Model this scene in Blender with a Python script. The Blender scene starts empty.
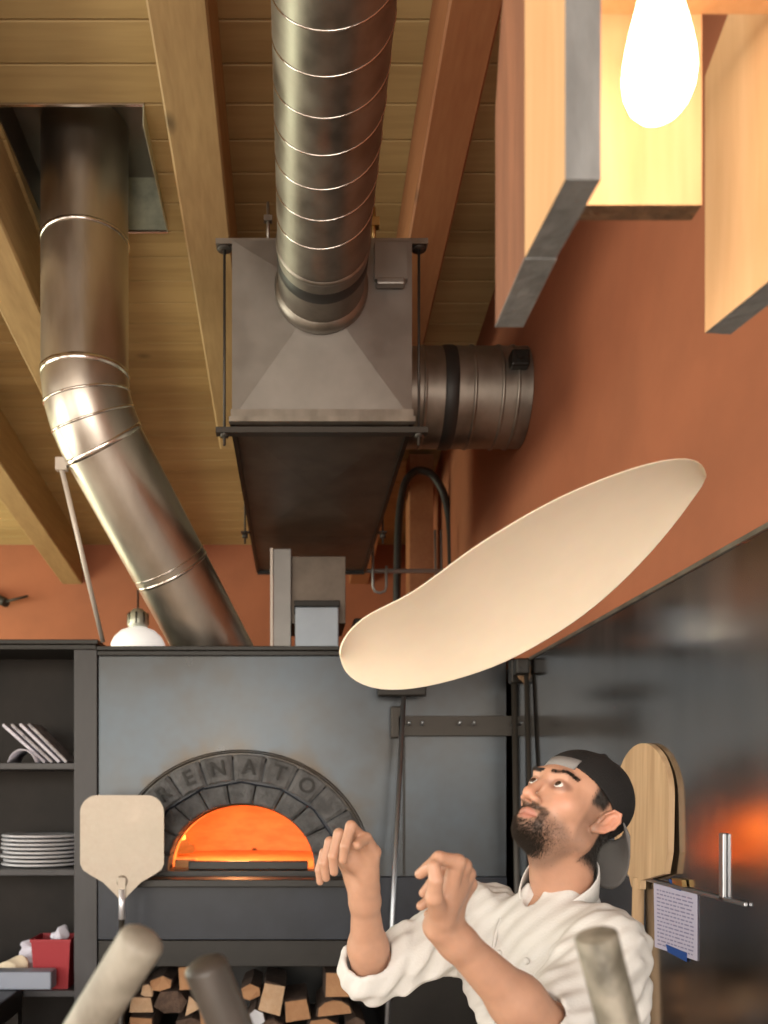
import bpy, bmesh, math, random
import numpy as np
from mathutils import Vector, Matrix

random.seed(7)
rng = np.random.default_rng(7)
SC = bpy.context.scene
COL = SC.collection
PI = math.pi
CZ = 1.58            # eye height of the photographer
FPX, VX, VY = 900.0, 295.0, 790.0


def P(px, py, Y):
    """a spot seen at (px, py), standing Y metres away -> metres"""
    return Vector(((px - VX) / FPX * Y, Y, CZ + (VY - py) / FPX * Y))


# ---------------------------------------------------------------- materials
def new_mat(name):
    m = bpy.data.materials.new(name)
    m.use_nodes = True
    nt = m.node_tree
    return m, nt, nt.nodes['Principled BSDF']


def mat(name, col, rough=.6, metal=0.0, var=0.0, scale=6.0, stretch=(1, 1, 1), bump=0.0, bscale=None,
        col2=None, emit=None, estr=0.0, spec=None, sss=0.0, rvar=0.0, trans=0.0, coat=0.0, lo=.35, hi=.65, detail=4):
    m, nt, b = new_mat(name)
    N, L = nt.nodes, nt.links
    b.inputs['Roughness'].default_value = rough
    b.inputs['Metallic'].default_value = metal
    b.inputs['Base Color'].default_value = (*col, 1)
    if spec is not None: b.inputs['Specular IOR Level'].default_value = spec
    if sss:
        b.inputs['Subsurface Weight'].default_value = sss
        b.inputs['Subsurface Radius'].default_value = (.012, .005, .003)
        b.inputs['Subsurface Scale'].default_value = 1.0
    if coat: b.inputs['Coat Weight'].default_value = coat
    if trans: b.inputs['Transmission Weight'].default_value = trans
    if emit:
        b.inputs['Emission Color'].default_value = (*emit, 1)
        b.inputs['Emission Strength'].default_value = estr
    tc = N.new('ShaderNodeTexCoord')
    mp = N.new('ShaderNodeMapping'); mp.inputs['Scale'].default_value = stretch
    L.new(tc.outputs['Object'], mp.inputs['Vector'])
    if var or col2 or rvar:
        nz = N.new('ShaderNodeTexNoise'); nz.inputs['Scale'].default_value = scale
        nz.inputs['Detail'].default_value = detail; nz.inputs['Roughness'].default_value = .6
        L.new(mp.outputs[0], nz.inputs['Vector'])
        if var or col2:
            cr = N.new('ShaderNodeValToRGB')
            c2 = col2 if col2 else tuple(c * (1 - var) for c in col)
            cr.color_ramp.elements[0].position = lo; cr.color_ramp.elements[1].position = hi
            cr.color_ramp.elements[0].color = (*c2, 1); cr.color_ramp.elements[1].color = (*col, 1)
            L.new(nz.outputs['Fac'], cr.inputs[0]); L.new(cr.outputs[0], b.inputs['Base Color'])
        if rvar:
            mr = N.new('ShaderNodeMapRange')
            mr.inputs['From Min'].default_value = .3; mr.inputs['From Max'].default_value = .7
            mr.inputs['To Min'].default_value = max(.02, rough - rvar); mr.inputs['To Max'].default_value = rough + rvar
            L.new(nz.outputs['Fac'], mr.inputs[0]); L.new(mr.outputs[0], b.inputs['Roughness'])
    if bump:
        nb = N.new('ShaderNodeTexNoise'); nb.inputs['Scale'].default_value = bscale or scale * 3
        nb.inputs['Detail'].default_value = 5
        L.new(mp.outputs[0], nb.inputs['Vector'])
        bp = N.new('ShaderNodeBump'); bp.inputs['Strength'].default_value = bump
        bp.inputs['Distance'].default_value = .01
        L.new(nb.outputs['Fac'], bp.inputs['Height']); L.new(bp.outputs[0], b.inputs['Normal'])
    return m


def wood(name, c1, c2, axis=1, scale=8.0, rough=.6, bump=.15, knots=True, fine=60.0, plank=None):
    """grain runs along axis; two noise layers, optional per-plank tone"""
    m, nt, b = new_mat(name)
    N, L = nt.nodes, nt.links
    b.inputs['Roughness'].default_value = rough
    tc = N.new('ShaderNodeTexCoord')
    st = [1.0, 1.0, 1.0]; st[axis] = .08
    mp = N.new('ShaderNodeMapping'); mp.inputs['Scale'].default_value = st
    L.new(tc.outputs['Object'], mp.inputs['Vector'])
    n1 = N.new('ShaderNodeTexNoise'); n1.inputs['Scale'].default_value = scale; n1.inputs['Detail'].default_value = 3
    n1.inputs['Distortion'].default_value = .6
    n2 = N.new('ShaderNodeTexNoise'); n2.inputs['Scale'].default_value = fine; n2.inputs['Detail'].default_value = 4
    L.new(mp.outputs[0], n1.inputs['Vector']); L.new(mp.outputs[0], n2.inputs['Vector'])
    mx = N.new('ShaderNodeMix'); mx.data_type = 'FLOAT'; mx.inputs[0].default_value = .4
    L.new(n1.outputs['Fac'], mx.inputs[2]); L.new(n2.outputs['Fac'], mx.inputs[3])
    last = mx.outputs[0]
    if plank is not None:
        sx = N.new('ShaderNodeSeparateXYZ'); L.new(tc.outputs['Object'], sx.inputs[0])
        dv = N.new('ShaderNodeMath'); dv.operation = 'DIVIDE'; dv.inputs[1].default_value = plank[1]
        L.new(sx.outputs[plank[0]], dv.inputs[0])
        fl = N.new('ShaderNodeMath'); fl.operation = 'FLOOR'; L.new(dv.outputs[0], fl.inputs[0])
        wn = N.new('ShaderNodeTexWhiteNoise'); wn.noise_dimensions = '1D'; L.new(fl.outputs[0], wn.inputs['W'])
        ad = N.new('ShaderNodeMath'); ad.operation = 'MULTIPLY_ADD'; ad.inputs[1].default_value = .22
        L.new(wn.outputs['Value'], ad.inputs[0]); L.new(last, ad.inputs[2])
        sb = N.new('ShaderNodeMath'); sb.operation = 'SUBTRACT'; sb.inputs[1].default_value = .11
        L.new(ad.outputs[0], sb.inputs[0]); last = sb.outputs[0]
    cr = N.new('ShaderNodeValToRGB')
    cr.color_ramp.elements[0].position = .3; cr.color_ramp.elements[1].position = .68
    cr.color_ramp.elements[0].color = (*c2, 1); cr.color_ramp.elements[1].color = (*c1, 1)
    L.new(last, cr.inputs[0])
    out = cr.outputs[0]
    if knots:
        vo = N.new('ShaderNodeTexVoronoi'); vo.inputs['Scale'].default_value = 1.6
        st2 = [1.0, 1.0, 1.0]; st2[axis] = .6
        m2 = N.new('ShaderNodeMapping'); m2.inputs['Scale'].default_value = st2
        L.new(tc.outputs['Object'], m2.inputs['Vector']); L.new(m2.outputs[0], vo.inputs['Vector'])
        kr = N.new('ShaderNodeValToRGB')
        kr.color_ramp.elements[0].position = .02; kr.color_ramp.elements[1].position = .06
        kr.color_ramp.elements[0].color = (.35, .35, .35, 1); kr.color_ramp.elements[1].color = (1, 1, 1, 1)
        L.new(vo.outputs['Distance'], kr.inputs[0])
        mm = N.new('ShaderNodeMix'); mm.data_type = 'RGBA'; mm.blend_type = 'MULTIPLY'; mm.inputs[0].default_value = 1
        L.new(out, mm.inputs[6]); L.new(kr.outputs[0], mm.inputs[7]); out = mm.outputs[2]
    L.new(out, b.inputs['Base Color'])
    if bump:
        bp = N.new('ShaderNodeBump'); bp.inputs['Strength'].default_value = bump; bp.inputs['Distance'].default_value = .004
        L.new(last, bp.inputs['Height']); L.new(bp.outputs[0], b.inputs['Normal'])
    return m


def srgb(r, g, b):
    f = lambda c: (c / 255 / 12.92) if c <= 10 else ((c / 255 + .055) / 1.055) ** 2.4
    return (f(r), f(g), f(b))


MT = {}
MT['plank'] = wood('ceiling planks', (.49, .355, .165), (.34, .235, .10), 0, 5, .5, .12, True, 40, (1, .17))
MT['beam'] = wood('beam wood', (.44, .295, .135), (.28, .172, .075), 1, 7, .6, .1, True, 60)
MT['beam_red'] = wood('bounce-tinted beam and red post wood', (.34, .145, .06), (.25, .09, .035), 1, 7, .6, .1, True, 60)  # orange bounce from the wall mixed into the beam's colour
MT['wall'] = mat('terracotta paint', (.37, .125, .058), .75, var=.16, scale=2.2, bump=.08, bscale=60)
MT['floor'] = mat('floor tile', (.36, .27, .19), .5, var=.2, scale=3)
MT['steel_wall'] = mat('brushed steel cladding', (.46, .46, .47), .17, 1.0, var=.22, scale=3.0, stretch=(1, 1, .25), rvar=.05, bump=.02, bscale=2.5)
MT['galv'] = mat('galvanised duct', (.30, .275, .24), .42, .92, var=.3, scale=9, stretch=(1, 1, .4), rvar=.1, bump=.02, bscale=30)
MT['galv_dark'] = mat('dull galvanised sheet', (.27, .255, .235), .45, .8, var=.2, scale=4, rvar=.08, bump=.03, bscale=8)
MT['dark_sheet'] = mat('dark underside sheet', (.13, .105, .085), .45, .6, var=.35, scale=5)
MT['flue'] = mat('stainless flue', (.55, .50, .44), .36, 1.0, var=.2, scale=5, stretch=(1, 1, .3), rvar=.07, bump=.015, bscale=14)
MT['flue_seam'] = mat('flue seam', (.62, .58, .54), .2, 1.0)
MT['blacktape'] = mat('black tape', (.015, .014, .013), .5)
MT['oven_panel'] = mat('blue grey oven steel', (.058, .069, .081), .34, .85, var=.3, scale=2.0, rvar=.07, bump=.03, bscale=4, col2=(.038, .038, .038))
MT['oven_dark'] = mat('dark oven steel', (.018, .022, .032), .35, 0, spec=.25, var=.3, scale=5)
MT['black_steel'] = mat('blackened steel', (.014, .012, .010), .35, 0, spec=.25, var=.4, scale=6)
MT['cab'] = mat('shelf unit steel', (.055, .053, .056), .42, 0, spec=.25, var=.4, scale=4, stretch=(1, 1, .3), rvar=.08)
MT['cab_in'] = mat('shelf unit inside', (.016, .012, .010), .5, 0, spec=.15, var=.5, scale=3)
MT['brick'] = mat('arch stone', (.10, .10, .102), .8, var=.5, scale=14, bump=.9, bscale=45)
MT['letter'] = mat('cast letter', (.020, .019, .018), .7, bump=.4, bscale=60)
MT['firebrick'] = mat('firebrick', (.70, .36, .16), .9, var=.25, scale=6, stretch=(1, 1, 3), bump=.4, bscale=14)
MT['flame'] = mat('flame', (1, .4, .05), .5, emit=(1, .33, .05), estr=5)
MT['ember'] = mat('charred log', (.03, .02, .015), .9, emit=(1, .2, .03), estr=.6)
MT['log_bark'] = mat('log bark', (.10, .06, .04), .9, var=.5, scale=30, bump=.6)
MT['log_end'] = mat('split log wood', (.34, .18, .085), .85, var=.35, scale=18, bump=.4, col2=(.30, .15, .07))
MT['log_end2'] = mat('pale split log wood', (.43, .29, .18), .85, var=.35, scale=18, bump=.4, col2=(.36, .22, .12))
MT['alu'] = mat('worn aluminium', (.35, .305, .25), .5, .6, scale=9, rvar=.08, col2=(.25, .21, .17), bump=.05)
MT['alu_tube'] = mat('bright tube', (.75, .76, .8), .35, .7)
MT['iron_rod'] = mat('grey rod', (.30, .31, .33), .35, .9)
MT['dark_rod'] = mat('dark rod', (.04, .035, .03), .5, .4)
MT['peelwood'] = wood('peel wood', (.60, .42, .25), (.34, .21, .11), 2, 16, .6, .15, False, 50)
MT['white'] = mat('white enamel', (.85, .86, .86), .3, emit=(1, .98, .94), estr=.5)
MT['lampcage'] = mat('lamp neck', (.45, .46, .40), .4, .6)
MT['strut'] = mat('white strut', (.52, .47, .42), .5, .2)
MT['grey_panel'] = mat('grey flashing', (.20, .195, .19), .45, .6, var=.15, scale=4)
MT['bluebox'] = mat('blue grey box', (.24, .28, .33), .4, .3, var=.15, scale=3)
MT['handle'] = mat('worn grey handle', (.33, .30, .245), .6, scale=16, col2=(.15, .13, .10), stretch=(1, 1, .5))
MT['handle2'] = wood('dark brown handle', (.065, .052, .043), (.03, .025, .02), 2, 14, .5, .1, False, 50)
MT['handle3'] = mat('grey green handle', (.30, .27, .215), .6, scale=22, col2=(.075, .065, .045), stretch=(1, 1, .6))
MT['plate'] = mat('plate glaze', (.42, .42, .44), .25, 0, var=.1, scale=5)
MT['menu'] = mat('menu card', (.55, .53, .60), .6, var=.3, scale=20)
MT['menu_dark'] = mat('menu dark print', (.10, .09, .10), .6, var=.5, scale=25, col2=(.4, .38, .4))
MT['red'] = mat('red bucket plastic', (.26, .006, .012), .6)
MT['cloth'] = mat('white towel', (.55, .53, .60), .9, bump=.3, bscale=60, var=.15, scale=9)
MT['cloth2'] = mat('cream towel', (.62, .52, .38), .9, bump=.3, bscale=60, var=.2, scale=9)
MT['greybox'] = mat('blue grey tray', (.19, .21, .26), .45, .2)
MT['paper'] = mat('printed sheet', (.42, .405, .53), .7)
MT['ink'] = mat('ink', (.20, .19, .30), .8)
MT['tape'] = mat('blue tape', (.004, .05, .24), .6)
MT['pend_wood'] = wood('pendant raw pine', (.72, .45, .24), (.60, .34, .16), 2, 9, .7, .2, False, 90)
MT['pend_red'] = wood('pendant reddish pine', (.30, .125, .065), (.14, .055, .03), 2, 22, .7, .35, False, 140)
MT['pend_grey'] = mat('grey plank edge', (.23, .235, .235), .7, var=.35, scale=22, stretch=(1, 1, .3), bump=.3)  # cooler grey for plank fronts and undersides
MT['pend_dark'] = mat('rough dark cut edge', (.22, .13, .07), .85, var=.5, scale=40, bump=.6)
MT['bulb'] = mat('frosted bulb', (1, .9, .75), .3, emit=(1, .82, .60), estr=17)
MT['brass'] = mat('brass', (.5, .35, .15), .35, 1)
MT['hose'] = mat('black conduit', (.02, .018, .017), .45)
MT['pipe_grey'] = mat('grey gas pipe', (.28, .28, .28), .4, .6)
MT['dough'] = mat('pizza dough', (.93, .80, .63), .6, var=.08, scale=4, sss=.25, bump=.05, bscale=12)
MT['skin'] = None
MT['shirt'] = mat('chef coat cotton', (.59, .575, .55), .85, bump=.12, bscale=220, spec=.2)
MT['cap'] = mat('black cap cotton', (.013, .012, .012), .85, bump=.2, bscale=300, spec=.25)
MT['capgrey'] = mat('grey cap strap', (.20, .19, .185), .8)
MT['capbill'] = mat('grey cap bill', (.12, .112, .108), .85, bump=.15, bscale=300)
MT['hair'] = mat('black hair', (.012, .009, .007), .6)
MT['beard'] = mat('beard hair', (.030, .020, .013), .6)
MT['eyewhite'] = mat('eye white', (.62, .58, .54), .25)
MT['iris'] = mat('brown iris', (.035, .016, .008), .15)
MT['lip'] = mat('lip', (.42, .16, .12), .5)
MT['trouser'] = mat('dark trousers', (.03, .03, .035), .9)
MT['shoe'] = mat('black shoes', (.015, .015, .015), .4)
MT['plate_reflect'] = mat('galvanised plate tinted with reflection', (.58, .60, .46), .5, .4, var=.4, scale=9)  # greenish reflection put into the plate's colour
MT['glass'] = mat('window glass', (.9, .95, .95), .02, trans=1.0)
MT['winframe'] = mat('window frame', (.30, .24, .17), .5)

def smoke_stain(m, c, a, b):
    """brown scorch marks on the steel just outside the arch"""
    nt = m.node_tree; N, L = nt.nodes, nt.links; bs = N['Principled BSDF']
    old = bs.inputs['Base Color'].links[0].from_socket
    tc = N.new('ShaderNodeTexCoord'); mp = N.new('ShaderNodeMapping'); mp.vector_type = 'POINT'
    mp.inputs['Scale'].default_value = (1 / a, 0, 1 / b); mp.inputs['Location'].default_value = (-c.x / a, 0, -c.z / b)
    L.new(tc.outputs['Object'], mp.inputs['Vector'])
    ln = N.new('ShaderNodeVectorMath'); ln.operation = 'LENGTH'; L.new(mp.outputs[0], ln.inputs[0])
    nz = N.new('ShaderNodeTexNoise'); nz.inputs['Scale'].default_value = 7; nz.inputs['Detail'].default_value = 5; L.new(tc.outputs['Object'], nz.inputs['Vector'])
    ad = N.new('ShaderNodeMath'); ad.operation = 'MULTIPLY_ADD'; ad.inputs[1].default_value = .5; L.new(nz.outputs['Fac'], ad.inputs[0]); L.new(ln.outputs['Value'], ad.inputs[2])
    mr = N.new('ShaderNodeMapRange'); mr.inputs['From Min'].default_value = 1.24; mr.inputs['From Max'].default_value = 1.40
    mr.inputs['To Min'].default_value = .75; mr.inputs['To Max'].default_value = 0; L.new(ad.outputs[0], mr.inputs[0])
    mx = N.new('ShaderNodeMix'); mx.data_type = 'RGBA'; L.new(mr.outputs[0], mx.inputs[0]); L.new(old, mx.inputs[6])
    mx.inputs[7].default_value = (.045, .034, .023, 1); L.new(mx.outputs[2], bs.inputs['Base Color'])


# ---------------------------------------------------------------- mesh builder
ORIG = {}


class MB:
    def __init__(self):
        self.v, self.f, self.mi, self.sm = [], [], [], []

    def add(self, vs, fs, mi=0, sm=False):
        o = len(self.v)
        self.v += [tuple(x) for x in vs]
        self.f += [tuple(i + o for i in f) for f in fs]
        self.mi += [mi] * len(fs); self.sm += [sm] * len(fs)
        return self

    def box(self, lo, hi, mi=0, R=None, c=None):
        x0, y0, z0 = lo; x1, y1, z1 = hi
        vs = [Vector(p) for p in ((x0, y0, z0), (x1, y0, z0), (x1, y1, z0), (x0, y1, z0), (x0, y0, z1), (x1, y0, z1), (x1, y1, z1), (x0, y1, z1))]
        if R is not None:
            c = Vector(c) if c else Vector((0, 0, 0))
            vs = [c + R @ (v - c) for v in vs]
        return self.add(vs, [(0, 3, 2, 1), (4, 5, 6, 7), (0, 1, 5, 4), (1, 2, 6, 5), (2, 3, 7, 6), (3, 0, 4, 7)], mi)

    def bbox(self, lo, hi, b=.004, mi=0, R=None, c=None):
        """box with bevelled edges"""
        bm = bmesh.new()
        vs = [bm.verts.new((x, y, z)) for z in (lo[2], hi[2]) for y in (lo[1], hi[1]) for x in (lo[0], hi[0])]
        for f in ((0, 2, 3, 1), (4, 5, 7, 6), (0, 1, 5, 4), (1, 3, 7, 5), (3, 2, 6, 7), (2, 0, 4, 6)):
            bm.faces.new([vs[i] for i in f])
        bmesh.ops.bevel(bm, geom=list(bm.edges), offset=b, segments=2, affect='EDGES', profile=.5)
        pts = [v.co.copy() for v in bm.verts]
        if R is not None:
            c = Vector(c) if c else Vector((0, 0, 0)); pts = [c + R @ (v - c) for v in pts]
        bm.verts.index_update()
        self.add(pts, [[v.index for v in f.verts] for f in bm.faces], mi)
        bm.free(); return self

    def tube(self, path, rad, n=24, cap=True, mi=0, sm=True, closed=False):
        path = [Vector(p) for p in path]
        rad = [rad] * len(path) if not hasattr(rad, '__len__') else rad
        vs, fs = [], []
        t0 = (path[1] - path[0]).normalized()
        up = Vector((0, 0, 1)) if abs(t0.z) < .9 else Vector((1, 0, 0))
        u = t0.cross(up).normalized()
        K = len(path)
        for i, p in enumerate(path):
            if i == 0: t = path[1] - path[0]
            elif i == K - 1: t = path[-1] - path[-2]
            else: t = (path[i + 1] - path[i]).normalized() + (path[i] - path[i - 1]).normalized()
            t.normalize()
            u = (u - t * u.dot(t)).normalized(); w = t.cross(u)
            for k in range(n):
                a = 2 * PI * k / n
                vs.append(p + (u * math.cos(a) + w * math.sin(a)) * rad[i])
        for i in range(K - 1):
            for k in range(n):
                k2 = (k + 1) % n
                fs.append((i * n + k, i * n + k2, (i + 1) * n + k2, (i + 1) * n + k))
        self.add(vs, fs, mi, sm)
        if cap:
            o = len(self.v) - len(vs)
            self.f.append(tuple(o + k for k in range(n - 1, -1, -1))); self.mi.append(mi); self.sm.append(False)
            self.f.append(tuple(o + (K - 1) * n + k for k in range(n))); self.mi.append(mi); self.sm.append(False)
        return self

    def lathe(self, c, prof, n=32, mi=0, axis=(0, 0, 1), sm=True):
        """prof: list of (radius, height along axis)"""
        c = Vector(c); ax = Vector(axis).normalized()
        u = ax.cross(Vector((1, 0, 0)) if abs(ax.x) < .9 else Vector((0, 1, 0))).normalized(); w = ax.cross(u)
        vs, fs = [], []
        for r, h in prof:
            for k in range(n):
                a = 2 * PI * k / n
                vs.append(c + ax * h + (u * math.cos(a) + w * math.sin(a)) * max(r, 1e-4))
        for i in range(len(prof) - 1):
            for k in range(n):
                k2 = (k + 1) % n
                fs.append((i * n + k, i * n + k2, (i + 1) * n + k2, (i + 1) * n + k))
        return self.add(vs, fs, mi, sm)

    def prism(self, pts, d, mi=0, sm=False):
        """planar polygon pts extruded by vector d"""
        pts = [Vector(p) for p in pts]; d = Vector(d); n = len(pts)
        vs = pts + [p + d for p in pts]
        fs = [tuple(range(n - 1, -1, -1)), tuple(range(n, 2 * n))] + [(i, (i + 1) % n, n + (i + 1) % n, n + i) for i in range(n)]
        self.add(vs, fs, mi, sm)
        return self


def tag(o, label=None, cat=None, group=None, kind=None):
    if label: o['label'] = label
    if cat: o['category'] = cat
    if group: o['group'] = group
    if kind: o['kind'] = kind
    return o


def thing(name, loc, label, cat, group=None):
    o = bpy.data.objects.new(name, None); COL.objects.link(o)
    o.empty_display_size = .05
    o.location = loc; ORIG[o.name] = Vector(loc)
    return tag(o, label, cat, group)


def obj(name, mb, mats, parent=None, label=None, fix=True, recalc=True):
    if not isinstance(mats, (list, tuple)): mats = [mats]
    vs = np.array([tuple(v) for v in mb.v], dtype=float)
    if parent is None:
        org = Vector(((vs[:, 0].min() + vs[:, 0].max()) / 2, (vs[:, 1].min() + vs[:, 1].max()) / 2, vs[:, 2].min()))
    else:
        org = ORIG[parent.name]
    vs = vs - np.array(org)
    me = bpy.data.meshes.new(name)
    me.from_pydata(vs.tolist(), [], mb.f)
    for m in mats: me.materials.append(MT[m] if isinstance(m, str) else m)
    me.polygons.foreach_set('material_index', mb.mi)
    me.polygons.foreach_set('use_smooth', mb.sm)
    if recalc:
        bm = bmesh.new(); bm.from_mesh(me); bmesh.ops.recalc_face_normals(bm, faces=bm.faces); bm.to_mesh(me); bm.free()
    me.update()
    o = bpy.data.objects.new(name, me); COL.objects.link(o)
    if parent is not None: o.parent = parent
    else: o.location = org
    ORIG[o.name] = Vector(org)
    if label: o['label'] = label
    return o


def struct(name, mb, m):
    o = obj(name, mb, m); o['kind'] = 'structure'; return o


# ---------------------------------------------------------------- distance-field bodies
def smin(a, b, k):
    h = np.clip(.5 + .5 * (b - a) / k, 0, 1)
    return b * (1 - h) + a * h - k * h * (1 - h)


def smax(a, b, k): return -smin(-a, -b, k)


def V3(a): return np.array(tuple(a), dtype=np.float32)


def cap(p, a, b, ra, rb=None):
    rb = ra if rb is None else rb
    a, b = V3(a), V3(b); d = b - a
    t = np.clip(((p - a) @ d) / max(float(d @ d), 1e-9), 0, 1)
    q = p - a - t[:, None] * d
    return np.sqrt((q * q).sum(1)) - (ra + (rb - ra) * t)


def sph(p, c, r): return np.sqrt(((p - V3(c)) ** 2).sum(1)) - r


def ell(p, c, r, R=None):
    q = p - V3(c)
    if R is not None: q = q @ np.array(R, dtype=np.float32)
    r = V3(r)
    k0 = np.sqrt(((q / r) ** 2).sum(1)); k1 = np.sqrt(((q / (r * r)) ** 2).sum(1))
    return k0 * (k0 - 1) / np.maximum(k1, 1e-6)


def surf(f, lo, hi, h, B=8):
    """surface-net mesh of f = 0"""
    lo = np.array(lo, float); hi = np.array(hi, float)
    nb = np.ceil((hi - lo) / (h * B)).astype(int); n = nb * B
    V = np.empty(tuple(n), np.float32)
    ib = np.stack(np.meshgrid(*[np.arange(k) for k in nb], indexing='ij'), -1).reshape(-1, 3)
    cen = (lo + (ib * B + (B - 1) / 2) * h).astype(np.float32)
    fc = f(cen)
    Vb = V.reshape(nb[0], B, nb[1], B, nb[2], B)
    Vt = np.empty((len(ib), B, B, B), np.float32)
    Vt[:] = fc[:, None, None, None]
    act = np.where(np.abs(fc) < B * h * .87 * 1.5 + .01)[0]
    loc = np.stack(np.meshgrid(*[np.arange(B)] * 3, indexing='ij'), -1).reshape(-1, 3) * h
    base = lo + ib[act] * B * h
    for s in range(0, len(act), 400):
        pts = (base[s:s + 400, None, :] + loc[None]).reshape(-1, 3).astype(np.float32)
        Vt[act[s:s + 400]] = f(pts).reshape(-1, B, B, B)
    Vb[:] = Vt.reshape(nb[0], nb[1], nb[2], B, B, B).transpose(0, 3, 1, 4, 2, 5)
    V = Vb.reshape(tuple(n))
    S = V < 0
    c = [S[i:n[0] - 1 + i, j:n[1] - 1 + j, k:n[2] - 1 + k] for i in (0, 1) for j in (0, 1) for k in (0, 1)]
    cnt = sum(x.astype(np.int8) for x in c)
    A = (cnt > 0) & (cnt < 8)
    idx = np.full(A.shape, -1, np.int64); ai = np.argwhere(A); idx[A] = np.arange(len(ai))
    acc = np.zeros((len(ai), 3)); w = np.zeros(len(ai))
    corners = [(i, j, k) for i in (0, 1) for j in (0, 1) for k in (0, 1)]
    val = {cc: V[ai[:, 0] + cc[0], ai[:, 1] + cc[1], ai[:, 2] + cc[2]] for cc in corners}
    for a in corners:
        for ax in range(3):
            if a[ax] == 1: continue
            b = list(a); b[ax] = 1; b = tuple(b)
            va, vb = val[a], val[b]; m = (va < 0) != (vb < 0)
            t = va[m] / (va[m] - vb[m])
            q = np.tile(np.array(a, float), (m.sum(), 1)); q[:, ax] += t
            acc[m] += q; w[m] += 1
    verts = lo + (ai + acc / w[:, None]) * h
    faces = []
    for ax in range(3):
        o1, o2 = [(1, 2), (2, 0), (0, 1)][ax]
        sl0 = [slice(1, n[d] - 1) for d in range(3)]; sl0[ax] = slice(0, n[ax] - 1)
        sl1 = list(sl0); sl1[ax] = slice(1, n[ax])
        m = S[tuple(sl0)] != S[tuple(sl1)]
        e = np.argwhere(m)
        off = np.array([1, 1, 1]); off[ax] = 0
        e = e + off
        fl = S[e[:, 0], e[:, 1], e[:, 2]]
        d1 = np.zeros(3, int); d1[o1] = 1; d2 = np.zeros(3, int); d2[o2] = 1
        g = lambda q: idx[q[:, 0], q[:, 1], q[:, 2]]
        quad = np.stack([g(e - d1 - d2), g(e - d2), g(e), g(e - d1)], 1)
        quad[~fl] = quad[~fl][:, ::-1]
        faces.append(quad)
    faces = np.concatenate(faces)
    faces = faces[(faces >= 0).all(1)]
    return verts, faces


def mb_from(verts, faces, mi=0):
    m = MB(); m.v = [tuple(v) for v in verts]; m.f = [tuple(int(i) for i in f) for f in faces]
    m.mi = [mi] * len(faces); m.sm = [True] * len(faces); return m

# ================================================================ SETTING
XR = 1.03                       # right wall


def ceil_z(y): return CZ + 3.156 - .122 * y


m = MB(); m.box((-5, -4, -.1), (XR + .02, 8.2, 0)); struct('floor', m, 'floor')
m = MB(); m.box((XR, -4, 0), (XR + .15, 8.2, ceil_z(-4) + .4)); struct('wall_right', m, 'wall')
m = MB(); m.box((-5.15, 8.0, 0), (XR + .15, 8.15, 4.6)); struct('wall_back', m, 'wall')
m = MB()
for y0, y1, z0, z1 in ((-4, 8.2, 0, .9), (-4, 8.2, 3.1, 5.6), (-4, -3, .9, 3.1), (.2, 1.0, .9, 3.1), (4.2, 5.0, .9, 3.1), (7.6, 8.2, .9, 3.1)):
    m.box((-5.15, y0, z0), (-5, y1, z1))
struct('wall_left', m, 'wall')
m = MB()
for x0, x1, z0, z1 in ((-5, XR, 0, .3), (-5, XR, 3.3, 5.8), (-5, -4.4, .3, 3.3), (-2.1, -1.7, .3, 3.3), (.7, XR, .3, 3.3)):
    m.box((x0, -4.15, z0), (x1, -4, z1))
struct('wall_front', m, 'wall')
# window frames, one per opening
wn = 0
for y0, y1 in ((-3, .2), (1.0, 4.2), (5.0, 7.6)):
    m = MB(); wn += 1
    for a, b_ in ((y0, y0 + .06), (y1 - .06, y1), ((y0 + y1) / 2 - .03, (y0 + y1) / 2 + .03)): m.box((-5.1, a, .9), (-5.04, b_, 3.1))
    for a, b_ in ((.9, .96), (3.04, 3.1)): m.box((-5.1, y0, a), (-5.04, y1, b_))
    struct('window_%d' % wn, m, 'winframe')
for x0, x1 in ((-4.4, -2.1), (-1.7, .7)):  # unseen front openings, stretched low so light reaches the dough
    m = MB(); wn += 1
    for a, b_ in ((x0, x0 + .06), (x1 - .06, x1), ((x0 + x1) / 2 - .03, (x0 + x1) / 2 + .03)): m.box((a, -4.1, .3), (b_, -4.04, 3.3))
    for a, b_ in ((.3, .36), (3.24, 3.3)): m.box((x0, -4.1, a), (x1, -4.04, b_))
    struct('window_%d' % wn, m, 'winframe')

# ceiling: tongue and groove boards .17 wide, with the square hole for the flue
m = MB()
y = -4.08
HX0, HX1, HY0, HY1 = -1.20, -.60, 3.57, 4.25
while y < 8.2:
    y1 = y + .17
    segs = [(-5, XR)]
    if y + .02 >= HY0 and y1 - .02 <= HY1: segs = [(-5, HX0), (HX1, XR)]
    for a, b_ in segs:
        g = .0022
        z0, z1 = ceil_z(y), ceil_z(y1)
        m.add([(a, y + g, z0 + .005), (a, y + g + .006, z0), (a, y1 - g - .006, z1), (a, y1 - g, z1 + .005), (a, y1 - g, z1 + .03), (a, y + g, z0 + .03),
               (b_, y + g, z0 + .005), (b_, y + g + .006, z0), (b_, y1 - g - .006, z1), (b_, y1 - g, z1 + .005), (b_, y1 - g, z1 + .03), (b_, y + g, z0 + .03)],
              [(0, 1, 2, 3, 4, 5), (11, 10, 9, 8, 7, 6), (0, 6, 7, 1), (1, 7, 8, 2), (2, 8, 9, 3), (3, 9, 10, 4), (4, 10, 11, 5), (5, 11, 6, 0)])
    y = y1
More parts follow.
